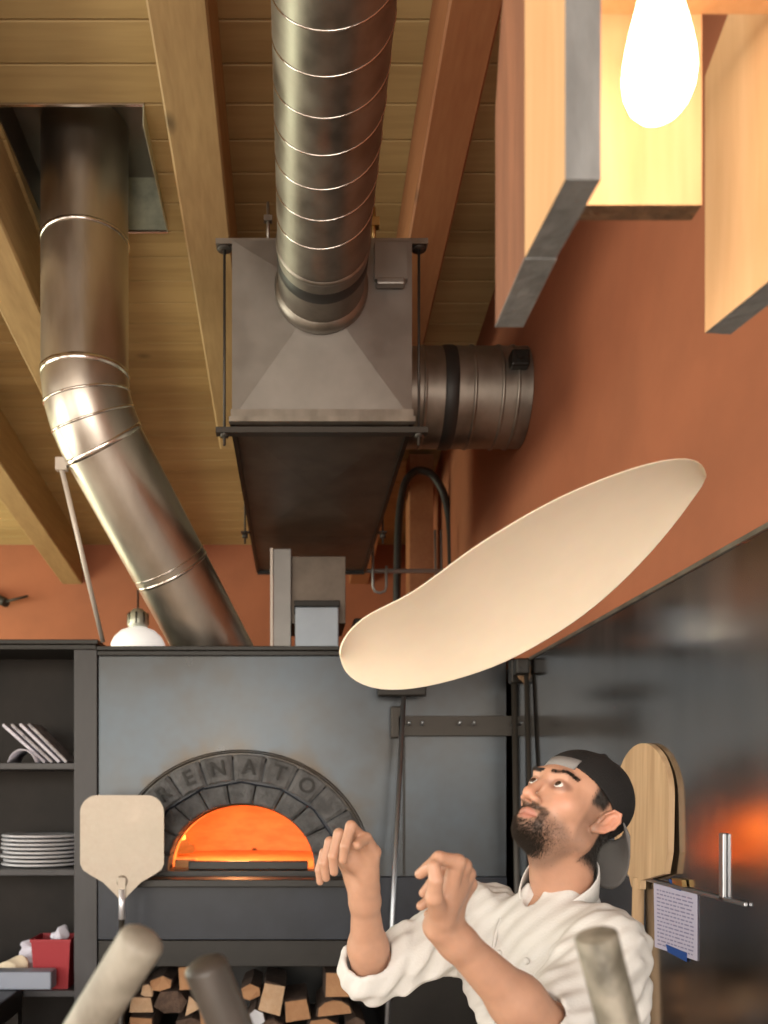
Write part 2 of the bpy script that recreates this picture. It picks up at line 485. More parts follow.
for a, b_, c_, d_ in ((-5.1, XR + .1, -4.1, HY0), (-5.1, XR + .1, HY1, 8.2), (-5.1, HX0, HY0, HY1), (HX1, XR + .1, HY0, HY1)):
    m.add([(a, c_, ceil_z(c_) + .028), (b_, c_, ceil_z(c_) + .028), (b_, d_, ceil_z(d_) + .028), (a, d_, ceil_z(d_) + .028),
           (a, c_, ceil_z(c_) + .2), (b_, c_, ceil_z(c_) + .2), (b_, d_, ceil_z(d_) + .2), (a, d_, ceil_z(d_) + .2)],
          [(0, 3, 2, 1), (4, 5, 6, 7), (0, 1, 5, 4), (1, 2, 6, 5), (2, 3, 7, 6), (3, 0, 4, 7)])
struct('ceiling', m, 'plank')


def beam(x0, x1, y0, y1, h, mt, label):
    m = MB()
    pts = [(x0, y0, ceil_z(y0) - h), (x1, y0, ceil_z(y0) - h), (x1, y1, ceil_z(y1) - h), (x0, y1, ceil_z(y1) - h)]
    top = [(a, b, ceil_z(b) - .002) for a, b, c in pts]
    c = .008
    m.add([(x0, y0, pts[0][2] + c), (x0 + c, y0, pts[0][2]), (x1 - c, y0, pts[0][2]), (x1, y0, pts[0][2] + c), (x1, y0, top[0][2]), (x0, y0, top[0][2]),
           (x0, y1, pts[2][2] + c), (x0 + c, y1, pts[2][2]), (x1 - c, y1, pts[2][2]), (x1, y1, pts[2][2] + c), (x1, y1, top[2][2]), (x0, y1, top[2][2])],
          [(5, 4, 3, 2, 1, 0), (6, 7, 8, 9, 10, 11)] + [(i, (i + 1) % 6, 6 + (i + 1) % 6, 6 + i) for i in range(6)])
    o = obj('ceiling_beam', m, mt)
    tag(o, label, 'beam', 'roof beams')


beam(-.467, -.274, -3.9, 5.6, .35, 'beam', 'pale wooden ceiling beam between the flue pipe opening and the square duct box')
beam(.482, .653, -3.9, 8.0, .35, 'beam_red', 'ceiling beam right of the spiral duct, tinted with orange wall bounce')
beam(-1.41, -1.215, -3.9, 8.0, .35, 'beam', 'wooden ceiling beam running behind the upright flue pipe at the left edge')
beam(-2.07, -1.89, -3.9, 8.0, .35, 'beam', 'yellowish ceiling beam at lower left ending at the terracotta wall')

# steel cladding on the right wall (two sheets with a seam)
for a, b_, lab in ((-1.0, 2.35, 'near brushed steel wall sheet at the right edge behind the taped paper'), (2.350, 5.3, 'far brushed steel wall sheet behind the wooden peel')):
    m = MB(); m.box((XR - .012, a, .02), (XR - .001, b_, CZ + .565))
    tag(obj('steel_wall_sheet', m, 'steel_wall'), lab, 'wall cladding', 'steel wall sheets')
m = MB(); m.box((XR - .018, -1, CZ + .562), (XR - .001, 5.3, CZ + .574))
tag(obj('cladding_edge_trim', m, 'galv'), 'thin bright metal trim along the sloping top edge of the steel wall', 'trim')

# wooden post against the right wall in the dark corner
m = MB(); m.bbox((.80, 6.3, .0), (.97, 6.5, ceil_z(6.5) - .01), .006)
tag(obj('wooden_post', m, 'beam_red'), 'reddish wooden post in the dark corner behind the duct box', 'post')

# ================================================================ FLUE
t = thing('ceiling_flue_plate', (-.9, 3.9, ceil_z(3.9)), 'square galvanised flue opening in the plank ceiling', 'ceiling plate')
m = MB(); zt = ceil_z(3.57) + .17
m.box((HX0 - .0, HY0, zt - .17), (HX0 + .004, HY1, zt)); obj('side_plate', m, 'dark_sheet', t)  # shaded side of the galvanised opening, darkened by sheet colour
m = MB(); m.box((HX1 - .004, HY0, ceil_z(HY1) - .004), (HX1, HY1, zt)); m.box((HX0, HY1 - .004, ceil_z(HY1) - .004), (HX1, HY1, zt)); obj('side_plate', m, 'plate_reflect', t)
m = MB(); m.box((HX0, HY0, zt), (HX1, HY1, zt + .004)); obj('top_plate', m, 'galv_dark', t)
m = MB()
for yy, x0, x1 in ((HY0, HX0, HX1), (HY1, HX0, HX1)):
    m = MB(); m.box((x0, yy - .006, ceil_z(yy) - .006), (x1, yy + .006, ceil_z(yy) + .004)); obj('rim', m, 'flue_seam', t)

FX, FY, FR = -.917, 3.93, .187
t = thing('flue_pipe', (FX, FY, CZ + .70), 'large round stainless flue pipe bending down to the pizza oven', 'flue pipe')
bend = Vector((FX, FY, CZ + 1.66)); low = Vector((-.348, 4.57, CZ + .60))
m = MB(); m.tube([(FX, FY, zt - .004), (FX, FY, CZ + 1.795)], FR, 64, cap=False); obj('upper_section', m, 'flue', t)
d1 = Vector((0, 0, -1)); d2 = (low - bend).normalized()
e0 = Vector((FX, FY, CZ + 1.795)); e3 = bend + d2 * .15
m = MB()
seg = []
for i in range(4):
    s = i / 3
    d = d1.lerp(d2, s).normalized()
    seg.append(e0 * (1 - s) ** 2 + Vector((FX, FY, CZ + 1.68)) * 2 * s * (1 - s) + e3 * s * s)
m.tube([e0 + Vector((0, 0, .02))] + seg + [e3 + d2 * .02], FR + .001, 64, cap=False)
obj('elbow', m, 'flue', t)
m = MB(); m.tube([e3 - d2 * .01, low + d2 * .0], FR - .003, 64, cap=False); obj('lower_section', m, 'flue', t)


def ring(c, d, r, w, mt, par, name='seam_band', th=.006):
    m = MB(); c = Vector(c); d = Vector(d).normalized()
    m.lathe(c, [(r, -w / 2), (r + th, -w / 2 + w * .2), (r + th, w / 2 - w * .2), (r, w / 2)], 64, axis=d)
    return obj(name, m, mt, par)


ring((FX, FY, CZ + 2.385), d1, FR, .02, 'flue_seam', t)
ring(e0 + Vector((0, 0, .015)), d1, FR, .03, 'flue_seam', t)
for i in (1, 2): ring(seg[i], seg[i + 1] - seg[i - 1], FR - .002, .014, 'flue_seam', t, th=.007)
ring(e3, d2, FR - .002, .03, 'flue_seam', t)
ring(e3.lerp(low, .52), d2, FR - .005, .018, 'flue_seam', t)
ring(e3.lerp(low, .49), d2, FR - .005, .008, 'flue_seam', t)

ta = P(61, 466, 3.98); tb = P(103, 642, 4.36)
t = thing('flue_support_strut', tb, 'thin white strut bracing the flue pipe elbow down to the shelf top', 'strut')
m = MB(); m.tube([ta, tb], .011, 12); obj('rod', m, 'strut', t)
m = MB(); dd = (tb - ta).normalized(); m.box(ta + Vector((-.022, -.015, -.02)), ta + Vector((.028, .02, .035))); obj('clamp', m, 'strut', t)

# ================================================================ DUCT BOX
BX0, BX1, BY0, BY1 = -.224, .416, 3.2, 5.42
BZ0, BZ1 = CZ + 1.316, CZ + 1.955
t = thing('duct_box', ((BX0 + BX1) / 2, (BY0 + BY1) / 2, BZ0), 'big rectangular galvanised duct box hanging above the pizza oven', 'duct box')
m = MB(); cx, cz = (BX0 + BX1) / 2 - .005, CZ + 1.80
# front with creased cross-break folds, apex towards the round collar
pts = [(BX0, BY0, BZ0), (BX1, BY0, BZ0), (BX1, BY0, BZ1), (BX0, BY0, BZ1), (cx, BY0 - .022, cz - .05)]
m.add(pts, [(0, 1, 4), (1, 2, 4), (2, 3, 4), (3, 0, 4)]); obj('front_panel', m, 'galv_dark', t, recalc=False)
m = MB(); q = [(BX0, BY1, BZ0), (BX1, BY1, BZ0), (BX1, BY1, BZ1), (BX0, BY1, BZ1)]
pp = pts[:4] + q
m.add(pp, [(0, 3, 7, 4), (1, 5, 6, 2), (3, 2, 6, 7), (4, 7, 6, 5)]); obj('side_panels', m, 'galv_dark', t)
m = MB()
mx_, my_ = (BX0 + BX1) / 2, (BY0 + BY1) / 2
for k in range(2):
    ya, yb = (BY0, my_ + .35) if k == 0 else (my_ + .35, BY1)
    m.add([(BX0, ya, BZ0), (BX1, ya, BZ0), (BX1, yb, BZ0), (BX0, yb, BZ0), (mx_, (ya + yb) / 2, BZ0 - .016)], [(0, 4, 1), (1, 4, 2), (2, 4, 3), (3, 4, 0)])
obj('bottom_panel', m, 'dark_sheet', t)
m = MB(); m.box((BX0 - .01, BY0 - .018, BZ0 - .012), (BX1 + .01, BY0 + .012, BZ0 + .006)); m.box((BX0 - .004, BY0 - .008, BZ0 + .006), (BX1 + .004, BY0 + .002, BZ0 + .035)); obj('bottom_flange', m, 'galv', t)
m = MB()
for x in (BX0, BX1): m.box((x - .008, BY0, BZ0 - .01), (x + .008, BY1, BZ0 + .004))
m.box((BX0, BY1 - .02, BZ0 - .02), (BX1, BY1, BZ0 + .004)); obj('edge_angle', m, 'black_steel', t)
m = MB(); m.box((BX1 - .135, BY0 - .03, CZ + 1.80), (BX1 - .02, BY0 + .0, CZ + 1.93)); m.bbox((BX1 - .13, BY0 - .045, CZ + 1.775), (BX1 - .03, BY0 - .01, CZ + 1.80), .006); obj('latch_bracket', m, 'galv_dark', t)

# trapeze hangers
def hanger(y, z0, z1, label, rods_up):
    t = thing('duct_hanger', (mx_, y, z0), label, 'duct hanger', 'rod hangers around the duct box')
    xs = (BX0 - .03, BX1 + .03)
    for x in xs:
        m = MB(); m.tube([(x, y, z0 - .06), (x, y, z1 + (.02 if rods_up else .9))], .005, 8); obj('threaded_rod', m, 'dark_rod', t)
        m = MB(); m.lathe((x, y, z1 - .012), [(0, 0), (.026, 0), (.026, .008), (.012, .01), (.012, .024), (0, .024)], 12); obj('nut', m, 'dark_rod', t)
        m = MB(); m.lathe((x, y, z0 - .03), [(0, 0), (.016, 0), (.016, .02), (0, .02)], 6); obj('nut', m, 'dark_rod', t)
    m = MB(); m.box((xs[0] - .03, y - .02, z1), (xs[1] + .03, y + .02, z1 + .02)); obj('upper_bar', m, 'galv', t)
    if rods_up:
        m = MB(); m.box((xs[0] - .03, y - .02, z0 - .02), (xs[1] + .03, y + .02, z0)); obj('lower_bar', m, 'dark_rod', t)
    else:
        for s in (-1, 1):
            x = mx_ + s * (BX1 - BX0) / 2; m = MB(); m.box((min(x, x + s * .05), y - .02, z0 - .004), (max(x, x + s * .05), y + .02, z0)); obj('lug', m, 'dark_rod', t)


hanger(BY0 + .04, BZ0 - .016, BZ1, 'front rod hanger holding the near end of the duct box', True)
hanger(BY1 - .85, BZ0 - .006, BZ1, 'rear rod hanger holding the far end of the duct box', False)

# spiral duct running up towards the viewer, parallel to the roof
sl = Vector((0, -1, .115)).normalized()
A0 = Vector((.093, BY0 - .02, CZ + 1.775))
t = thing('spiral_duct', A0, 'long round spiral seam duct running overhead from the duct box', 'duct')
SR = .151
ang = math.radians(8)
m = MB(); m.tube([A0 - sl * .0, A0 + sl * 5.6], SR, 72, cap=False); obj('duct_pipe', m, 'galv', t)
m = MB()
u = Vector((1, 0, 0)); w = u.cross(sl) * -1
pth, pitch, turns = [], .118, 44
s0 = .30
for i in range(turns * 40 + 1):
    a = 2 * PI * i / 40
    pth.append(A0 + sl * (s0 + pitch * i / 40) + (u * math.cos(a) + w * math.sin(a)) * (SR + .0005))
m.tube(pth, .0024, 5); obj('spiral_seam', m, 'flue_seam', t)
ring(A0 + sl * .0, sl, SR - .004, .06, 'galv', t, 'collar', .018)
ring(A0 + sl * .15, sl, SR - .001, .055, 'blacktape', t, 'black_band', .004)
ring(A0 + sl * .225, sl, SR - .001, .02, 'galv', t, 'collar', .006)
m = MB(); m.tube([A0 + Vector((-.19, .06, .18)), A0 + Vector((-.19, .06, .34))], .006, 8); m.box(A0 + Vector((-.205, .05, .27)), A0 + Vector((-.175, .07, .29)))
tag(obj('hanger_rod', m, 'galv'), 'short threaded hanger rod left of the spiral duct', 'rod', 'single rods by the spiral duct')
m = MB(); m.tube([A0 + Vector((.19, .06, .18)), A0 + Vector((.19, .06, .32))], .008, 8); m.box(A0 + Vector((.175, .045, .25)), A0 + Vector((.21, .075, .28)))
tag(obj('hanger_rod', m, 'brass'), 'brassy hanger rod right of the spiral duct', 'rod', 'single rods by the spiral duct')

# side branch into the right wall
SZ, SY, S2 = CZ + 1.775, 4.08, .215
t = thing('side_duct', (BX1, SY, SZ), 'short round duct from the duct box into the terracotta wall', 'duct')
m = MB(); m.tube([(BX1 - .01, SY, SZ), (XR - .004, SY, SZ)], S2, 64, cap=False); obj('duct_pipe', m, 'galv', t)
for x in (.565, .78, .90, .965): ring((x, SY, SZ), (1, 0, 0), S2, .016, 'galv', t, th=.005)
ring((.68, SY, SZ), (1, 0, 0), S2, .06, 'blacktape', t, 'black_band', .005)
m = MB(); m.bbox((.92, SY - .26, SZ + .03), (1.0, SY - .19, SZ + .10), .01); m.tube([(.955, SY - .28, SZ + .065), (.955, SY - .2, SZ + .065)], .014, 8); obj('damper_lever', m, 'black_steel', t)

ZT_ = CZ + (VY - 650) / FPX * 4.2
# grey gas pipe with u-bolts behind the box
t = thing('gas_pipe', P(375, 571, 5.35), 'horizontal grey pipe crossing behind the lower end of the duct box', 'pipe')
m = MB(); m.tube([P(308, 568, 5.36), P(372, 571, 5.46), Vector((XR, 5.5, P(440, 571, 5.5).z))], .014, 12); obj('pipe', m, 'pipe_grey', t)
m = MB(); c0 = P(378, 571, 5.34); m.tube([c0 + Vector((-.03, 0, .22)), c0 + Vector((-.03, 0, -.09)), c0 + Vector((-.02, 0, -.12)), c0 + Vector((.01, 0, -.13)), c0 + Vector((.04, 0, -.12)), c0 + Vector((.05, 0, -.09)), c0 + Vector((.05, 0, .03))], .008, 8); obj('u_bolt', m, 'pipe_grey', t)
m = MB(); c0 = P(308, 568, 5.36); m.box(c0 + Vector((-.03, -.02, -.03)), c0 + Vector((.02, .02, .08))); obj('bracket', m, 'black_steel', t)
pts = [P(396, 640, 6.0), P(398, 520, 6.0), P(404, 482, 6.0), P(416, 469, 6.0), P(432, 473, 6.0), P(444, 492, 6.0), P(451, 525, 6.0), P(453, 645, 5.9)]
m = MB(); sm = []
for i in range(len(pts) - 1):
    for k in range(6): sm.append(pts[i].lerp(pts[i + 1], k / 6))
sm.append(pts[-1])
for _ in range(3): sm = [sm[0]] + [(sm[i - 1] + sm[i] + sm[i + 1]) / 3 for i in range(1, len(sm) - 1)] + [sm[-1]]
m.tube(sm, .026, 12)
tag(obj('black_conduit', m, 'hose'), 'black conduit arching up behind the right side of the duct box', 'conduit')
for k, (px, lab) in enumerate(((437, 'thin dark rod left of its pair beside the black conduit'), (443, 'thin dark rod right of its pair beside the black conduit'))):
    m = MB(); m.tube([Vector((P(px, 655, 5.7).x, 5.7, ZT_ + .012)), P(px - 2, 530, 5.7)], .008, 8); tag(obj('thin_rod', m, 'pipe_grey'), lab, 'rod', 'rods beside the black conduit')

# things standing on the oven roof
OY = 4.2
ZT = CZ + (VY - 650) / FPX * OY       # oven top
t = thing('exhaust_duct_stub', (.17, 4.7, ZT), 'grey sheet metal duct stub rising from the oven roof', 'duct')
m = MB(); m.bbox((-.11, 4.55, ZT), (-.02, 5.0, CZ + 1.22), .003); obj('side_sheet', m, 'grey_panel', t)
m = MB(); m.box((-.125, 4.54, ZT), (-.112, 4.56, CZ + 1.22)); obj('edge_strip', m, 'strut', t)
m = MB(); m.bbox((-.02, 4.62, ZT + .2), (.26, 5.0, CZ + 1.2), .003); obj('rear_sheet', m, 'dark_sheet', t)
t = thing('control_box', (.1, 4.5, ZT), 'small blue grey box on the oven roof beneath the duct box', 'box')
m = MB(); m.bbox((0.0, 4.42, ZT), (.215, 4.60, CZ + .90), .006); obj('body', m, 'bluebox', t)
m = MB(); m.bbox((-.006, 4.41, CZ + .90), (.221, 4.61, CZ + .93), .004); obj('lid', m, 'black_steel', t)
m = MB(); m.bbox((.30, 4.6, ZT), (.58, 4.95, CZ + .88), .01)
tag(obj('roof_motor_box', m, 'black_steel'), 'dark metal housing on the oven roof half hidden by the flying dough', 'box')

# enamel pendant lamp behind the oven
LY = 6.3; lc = P(138, 642, LY)
t = thing('enamel_pendant_lamp', lc, 'white domed enamel lamp hanging behind the oven', 'lamp')
m = MB(); m.lathe(lc, [(.19, -.06), (.185, -.01), (.165, .03), (.12, .075), (.06, .10), (.05, .10), (.11, .07), (.155, .025), (.18, -.06)], 40); obj('lamp_shade', m, 'white', t)
m = MB(); m.lathe(lc + Vector((0, 0, .1)), [(.062, 0), (.075, .02), (.07, .09), (.055, .11), (.03, .13), (0, .135)], 20); obj('lamp_neck', m, 'lampcage', t)
for k in range(8):
    a = k * PI / 4; c0 = lc + Vector((math.cos(a) * .070, math.sin(a) * .070, .12)); m = MB(); m.tube([c0, c0 + Vector((0, 0, .08))], .007, 6); obj('neck_rib', m, 'black_steel', t)
m = MB(); m.tube([lc + Vector((0, 0, .22)), Vector((lc.x, lc.y, ceil_z(lc.y)))], .007, 8); obj('cord', m, 'black_steel', t)
# small black spot fitting on the back wall
t = thing('wall_spotlight', P(4, 600, 7.9), 'small dark fitting on the terracotta wall at the left edge', 'fitting')
m = MB(); m.tube([P(-10, 594, 7.98), P(6, 603, 7.85)], .04, 10); obj('body', m, 'dark_rod', t)
m = MB(); m.tube([P(4, 602, 7.85), P(28, 596, 7.85)], .012, 8); obj('arm', m, 'dark_rod', t)

# ================================================================ SHELF UNIT
ux0, ux1 = P(75, 0, OY).x, P(98, 0, OY).x
UL = -2.6
t = thing('shelf_unit', ((UL + ux1) / 2, 4.4, 0), 'dark steel shelf unit left of the pizza oven', 'shelf unit')
zt = P(0, 641, OY).z
m = MB(); m.bbox((ux0, OY - .02, 0), (ux1, OY + .45, zt - .03), .003); obj('upright', m, 'cab', t)
m = MB(); m.bbox((UL, OY - .02, 0), (UL + .1, OY + .45, zt - .03), .003); obj('upright', m, 'cab', t)
m = MB(); m.bbox((UL, OY - .05, zt - .022), (ux1 + .01, OY + .46, zt), .003); m.bbox((UL, OY - .035, zt - .045), (ux1, OY + .0, zt - .022), .003); obj('top', m, 'black_steel', t)
m = MB(); m.box((UL + .1, OY + .44, 0), (ux0, OY + .455, zt - .0225)); obj('back_panel', m, 'cab_in', t)
shz = []
for py in (763, 869, 990):
    z = P(0, py, OY).z; shz.append(z)
    m = MB(); m.bbox((UL + .1, OY - .012, z - .03), (ux0, OY + .44, z), .003); obj('shelf', m, 'cab', t)
m = MB(); m.bbox((UL + .1, OY - .01, .05), (ux0, OY + .44, .08), .003); obj('shelf', m, 'cab', t)

# leaning menus on the top shelf
def menu(x, lean, w, mt, label, y=OY + .05):
    R = Matrix.Rotation(-lean, 3, 'Y')
    t = thing('menu', (x, y, shz[0]), label, 'menu', 'menus leaning on the top shelf')
    m = MB(); c0 = (x, y, shz[0])
    lift = .0095
    m.bbox((x - .012, y, shz[0] + .001), (x + .0, y + .22, shz[0] + w), .002, R=R, c=c0); m.v = [(a_, b_, z_ + lift) for a_, b_, z_ in m.v]; obj('cover', m, mt, t)
    m = MB(); m.box((x - .0145, y + .004, shz[0] + .004), (x - .012, y + .216, shz[0] + w - .004), R=R, c=c0); m.v = [(a_, b_, z_ + lift) for a_, b_, z_ in m.v]; obj('pages', m, 'menu', t)


for i, (px, ln, w, mt, lab) in enumerate(((66, .78, .255, 'menu_dark', 'rightmost leaning menu with a dark printed cover'),
                                         (58, .80, .26, 'menu', 'leaning pale menu second from the right'),
                                         (50, .82, .265, 'menu_dark', 'leaning dark menu third from the right'),
                                         (42, .84, .27, 'menu', 'leaning pale menu fourth from the right'))):
    menu(P(px, 0, OY).x, ln, w, mt, lab, OY + .03 + .012 * i)
# loose folded sheets
def folded(name, p0, p1, h, mt, label, cat, grp=None):
    m = MB(); n = 10; vs, fs = [], []
    for i in range(n + 1):
        s = i / n; x = p0[0] + (p1[0] - p0[0]) * s
        z = p0[2] + h * (math.sin(s * PI) ** .6) + .003
        for yy in (0, .2): vs += [(x, p0[1] + yy, z), (x, p0[1] + yy, z + .004)]
    for i in range(n):
        a = i * 4; b = a + 4
        fs += [(a, b, b + 2, a + 2), (a + 1, a + 3, b + 3, b + 1), (a, a + 1, b + 1, b), (a + 2, b + 2, b + 3, a + 3)]
    fs += [(0, 2, 3, 1), (n * 4, n * 4 + 1, n * 4 + 3, n * 4 + 2)]
    m.add(vs, fs, 0, True); return tag(obj(name, m, mt), label, cat, grp)


folded('folded_sheet', (P(6, 0, OY).x, OY + .02, shz[0]), (P(34, 0, OY).x, 0, 0), .06, 'cloth', 'white folded sheet lying below the leaning menus', 'paper')

# plates, one by one
px0 = P(30, 0, OY).x
pl = None
zs = shz[1]
plate_lab = ['bottom plate of the stack on the middle shelf', 'second plate from the bottom of the stack', 'third plate from the bottom of the stack', 'fourth plate from the bottom of the stack',
             'fifth plate from the bottom of the stack', 'sixth plate from the bottom of the stack', 'seventh plate from the bottom, just under the topmost', 'topmost white plate of the stack on the middle shelf']
for i in range(8):
    if pl is None:
        m = MB(); m.lathe((px0, OY + .205, zs + .001), [(0, .002), (.09, .0), (.10, .0), (.15, .003), (.19, .007), (.193, .013), (.188, .018), (.15, .014), (.10, .005), (0, .005)], 48)
        pl = obj('plate', m, 'plate'); o = pl
    else:
        o = pl.copy(); COL.objects.link(o)
    o.location.z = zs + .001 + i * .0195
    o.location.x = px0 + (.004 if i % 2 else -.005) * (i > 0) + .006 * math.sin(i * 2.3)
    tag(o, plate_lab[i], 'plate', 'plates stacked on the middle shelf')

# red bucket with a towel in it
bz = shz[2]
bx = P(50, 0, OY).x
t = thing('red_bucket', (bx, OY + .10, bz), 'red plastic bucket with a white rag on the bottom shelf', 'bucket')
m = MB()
a, b_, h = .078, .092, .235
cy_ = OY + .10
outer = [(-a, -a), (a, -a), (a, a), (-a, a)]; o2 = [(-b_, -b_), (b_, -b_), (b_, b_), (-b_, b_)]
vs = [(bx + p[0], cy_ + p[1], bz) for p in outer] + [(bx + p[0], cy_ + p[1], bz + h) for p in o2] + [(bx + p[0] * .93, cy_ + p[1] * .93, bz + h) for p in o2] + [(bx + p[0] * .93, cy_ + p[1] * .93, bz + .01) for p in outer]
fs = [(0, 3, 2, 1), (12, 13, 14, 15)]
for i in range(4):
    j = (i + 1) % 4
    fs += [(i, j, 4 + j, 4 + i), (4 + i, 4 + j, 8 + j, 8 + i), (8 + i, 8 + j, 12 + j, 12 + i)]
m.add(vs, fs); obj('bucket_body', m, 'red', t)
m = MB(); o2 = b_ + .004
m.add([(bx + a_ * q_, cy_ + c_ * q_, bz + hh_) for hh_ in (h - .014, h) for q_ in (o2, b_ - .004) for a_, c_ in ((-1, -1), (1, -1), (1, 1), (-1, 1))],
      [(i, (i + 1) % 4, 8 + (i + 1) % 4, 8 + i) for i in range(4)] + [(4 + i, 12 + i, 12 + (i + 1) % 4, 4 + (i + 1) % 4) for i in range(4)] + [(8 + i, 8 + (i + 1) % 4, 12 + (i + 1) % 4, 12 + i) for i in range(4)] + [(i, 4 + i, 4 + (i + 1) % 4, (i + 1) % 4) for i in range(4)]); obj('rim', m, 'red', t)


def rag(c, r, seed, name, mt, label, grp, h=.004, cat='towel'):
    g = np.random.default_rng(seed); k = g.normal(size=(5, 3)) * 38; ph = g.uniform(0, 6, 5)
    c = np.array(c)

    def f(p):
        q = p - c.astype(np.float32)
        d = ell(p, c, r)
        for i in range(5): d = d + (.0065 * np.abs(np.sin(q @ k[i].astype(np.float32) + ph[i])) if i < 3 else .011 * np.sin(q @ (k[i] * .55).astype(np.float32) + ph[i]))
        return np.maximum(d - .004, (c[2] - r[2] * .8) - p[:, 2])
    v, fc = surf(f, c - np.array(r) - .03, c + np.array(r) + .03, h)
    return tag(obj(name, mb_from(v, fc), mt), label, cat, grp)


rag((bx + .02, cy_, bz + .235), (.07, .05, .055), 3, 'rag', 'cloth', 'white rag poking out of the red bucket', 'towels on the bottom shelf')
rag((P(20, 0, OY).x, OY + .19, bz + .09), (.10, .09, .11), 4, 'towel', 'cloth', 'crumpled white towel left of the red bucket', 'towels on the bottom shelf')
rag((P(5, 0, OY).x, OY + .07, bz + .070), (.10, .06, .085), 5, 'towel', 'cloth2', 'cream crumpled towel at the left edge above the grey tray', 'towels on the bottom shelf')
m = MB(); m.bbox((P(-60, 0, 4.1).x, OY - .12, P(0, 990, 4.08).z), (P(51, 0, 4.08).x, OY - .02, P(0, 972, 4.08).z), .006)
t_ = obj('tray', m, 'greybox'); tag(t_, 'blue grey tray in front of the bottom shelf at the left edge', 'tray')
m = MB(); m.bbox((-2.6, 3.3, P(0, 1000, 4.08).z - .06), (P(18, 0, 4.08).x, 4.15, P(0, 990, 4.08).z - .001), .006)
for x in (-2.55, P(12, 0, 4.08).x):
    for yy in (3.36, 4.1): m.box((x - .03, yy - .03, 0), (x + .03, yy + .03, P(0, 1000, 4.08).z - .055))
tag(obj('side_counter', m, 'black_steel'), 'dark counter in front of the shelf unit at the bottom left', 'counter')

# ================================================================ PIZZA OVEN
ox0, ox1 = ux1 + .004, .985
MX, MZ = P(241, 868, OY).x, P(241, 868, OY).z
AI, BI = .345, .300
AM, BM_ = .467, .407
AO, BO = .588, .530
t = thing('pizza_oven', ((ox0 + ox1) / 2, 5.0, 0), 'wood fired pizza oven with a stone arch lettered RENATO in a grey steel front', 'oven')
zl = CZ - .402                       # ledge top
m = MB(); n = 96
xs = sorted(set([ox0, ox1] + [MX + AO * .985 * math.cos(PI * i / n) for i in range(n + 1)]))
for i in range(len(xs) - 1):
    a, b_ = xs[i], xs[i + 1]
    def bot(x):
        q = 1 - ((x - MX) / (AO * .985)) ** 2
        return MZ + BO * .985 * math.sqrt(q) if q > 1e-6 else zl
    za, zb = bot(a), bot(b_)
    if a < MX - AO * .985 - 1e-5 or b_ > MX + AO * .985 + 1e-5: za = zb = zl
    vs = [(a, OY, za), (b_, OY, zb), (b_, OY, ZT), (a, OY, ZT), (a, OY + .02, za), (b_, OY + .02, zb), (b_, OY + .02, ZT), (a, OY + .02, ZT)]
    fs = [(0, 1, 2, 3), (4, 7, 6, 5), (0, 4, 5, 1), (3, 2, 6, 7)]
    if i == 0: fs.append((0, 3, 7, 4))
    if i == len(xs) - 2: fs.append((1, 5, 6, 2))
    m.add(vs, fs)
obj('front_panel', m, 'oven_panel', t)
smoke_stain(MT['oven_panel'], Vector((MX, OY, MZ)) - ORIG[t.name], AO, BO)
# panel seam strip and the panel right of it
m = MB(); sxm = P(404, 0, OY).x
m.box((sxm - .006, OY - .004, zl), (sxm + .006, OY, ZT)); obj('panel_seam', m, 'black_steel', t)
m = MB(); m.bbox((ox0 - .0, OY - .045, ZT - .008), (ox1, OY + 1.52, ZT + .012), .003); m.bbox((ox0, OY - .03, ZT - .03), (ox1, OY + .0, ZT - .008), .003); obj('top_trim', m, 'black_steel', t)
m = MB(); m.box((ox0, OY + 1.5, 0), (ox1, OY + 1.52, ZT)); m.box((ox0, OY + .02, .0), (ox0 + .01, OY + 1.5, ZT)); m.box((ox1 - .01, OY + .02, 0), (ox1, OY + 1.5, ZT)); obj('casing', m, 'black_steel', t)


def arch(a0, b0, a1, b1, cuts, y0, y1, gap, lump):
    m = MB(); g = np.random.default_rng(5)
    for i in range(len(cuts) - 1):
        t0, t1 = math.radians(cuts[i] - gap), math.radians(cuts[i + 1] + gap)
        K = 8; yo = y0 + g.uniform(-lump, lump)
        vs, fs = [], []
        for k in range(K + 1):
            th = t0 + (t1 - t0) * k / K
            c, s = math.cos(th), math.sin(th)
            bev = .008 if k in (0, K) else 0
            for (a, b, yy) in ((a0, b0, y1), (a0, b0, yo + .008), (a0 + .008, b0 + .008, yo + bev), (a1 - .008, b1 - .008, yo + bev), (a1, b1, yo + .008), (a1, b1, y1)):
                vs.append((MX + a * c, yy, MZ + b * s))
        for k in range(K):
            for j in range(6):
                j2 = (j + 1) % 6
                fs.append((k * 6 + j, k * 6 + j2, (k + 1) * 6 + j2, (k + 1) * 6 + j))
        fs += [tuple(range(5, -1, -1)), tuple(K * 6 + j for j in range(6))]
        m.add(vs, fs)
    return m


outer_cuts = [180 + 4.2] + [140.5 + 15.6 * 2 - 15.6 * i for i in range(0, 11)] + [-4.2]
oc = [c for c in outer_cuts]
ring_o = obj('outer_arch', arch(AM, BM_, AO, BO, oc, OY - .035, OY + .02, .42, .003), 'brick', t)
obj('arch_backing', arch(AM - .01, BM_ - .01, AO - .012, BO - .012, [184.5, -4.5], OY + .0, OY + .06, .0, .0), 'oven_dark', t)
inner_cuts = [186 - (192 / 11) * i for i in range(12)]
obj('inner_arch', arch(AI, BI, AM, BM_, inner_cuts, OY + .02, OY + .22, .5, .005), 'brick', t)
m = MB()
tr = [(MX + (AO + .014) * math.cos(a), OY - .008, MZ + (BO + .014) * math.sin(a)) for a in [PI * (i / 60) * 1.04 - .02 * PI for i in range(61)]]
m.tube(tr, .008, 8); obj('arch_trim', m, 'oven_panel', t)
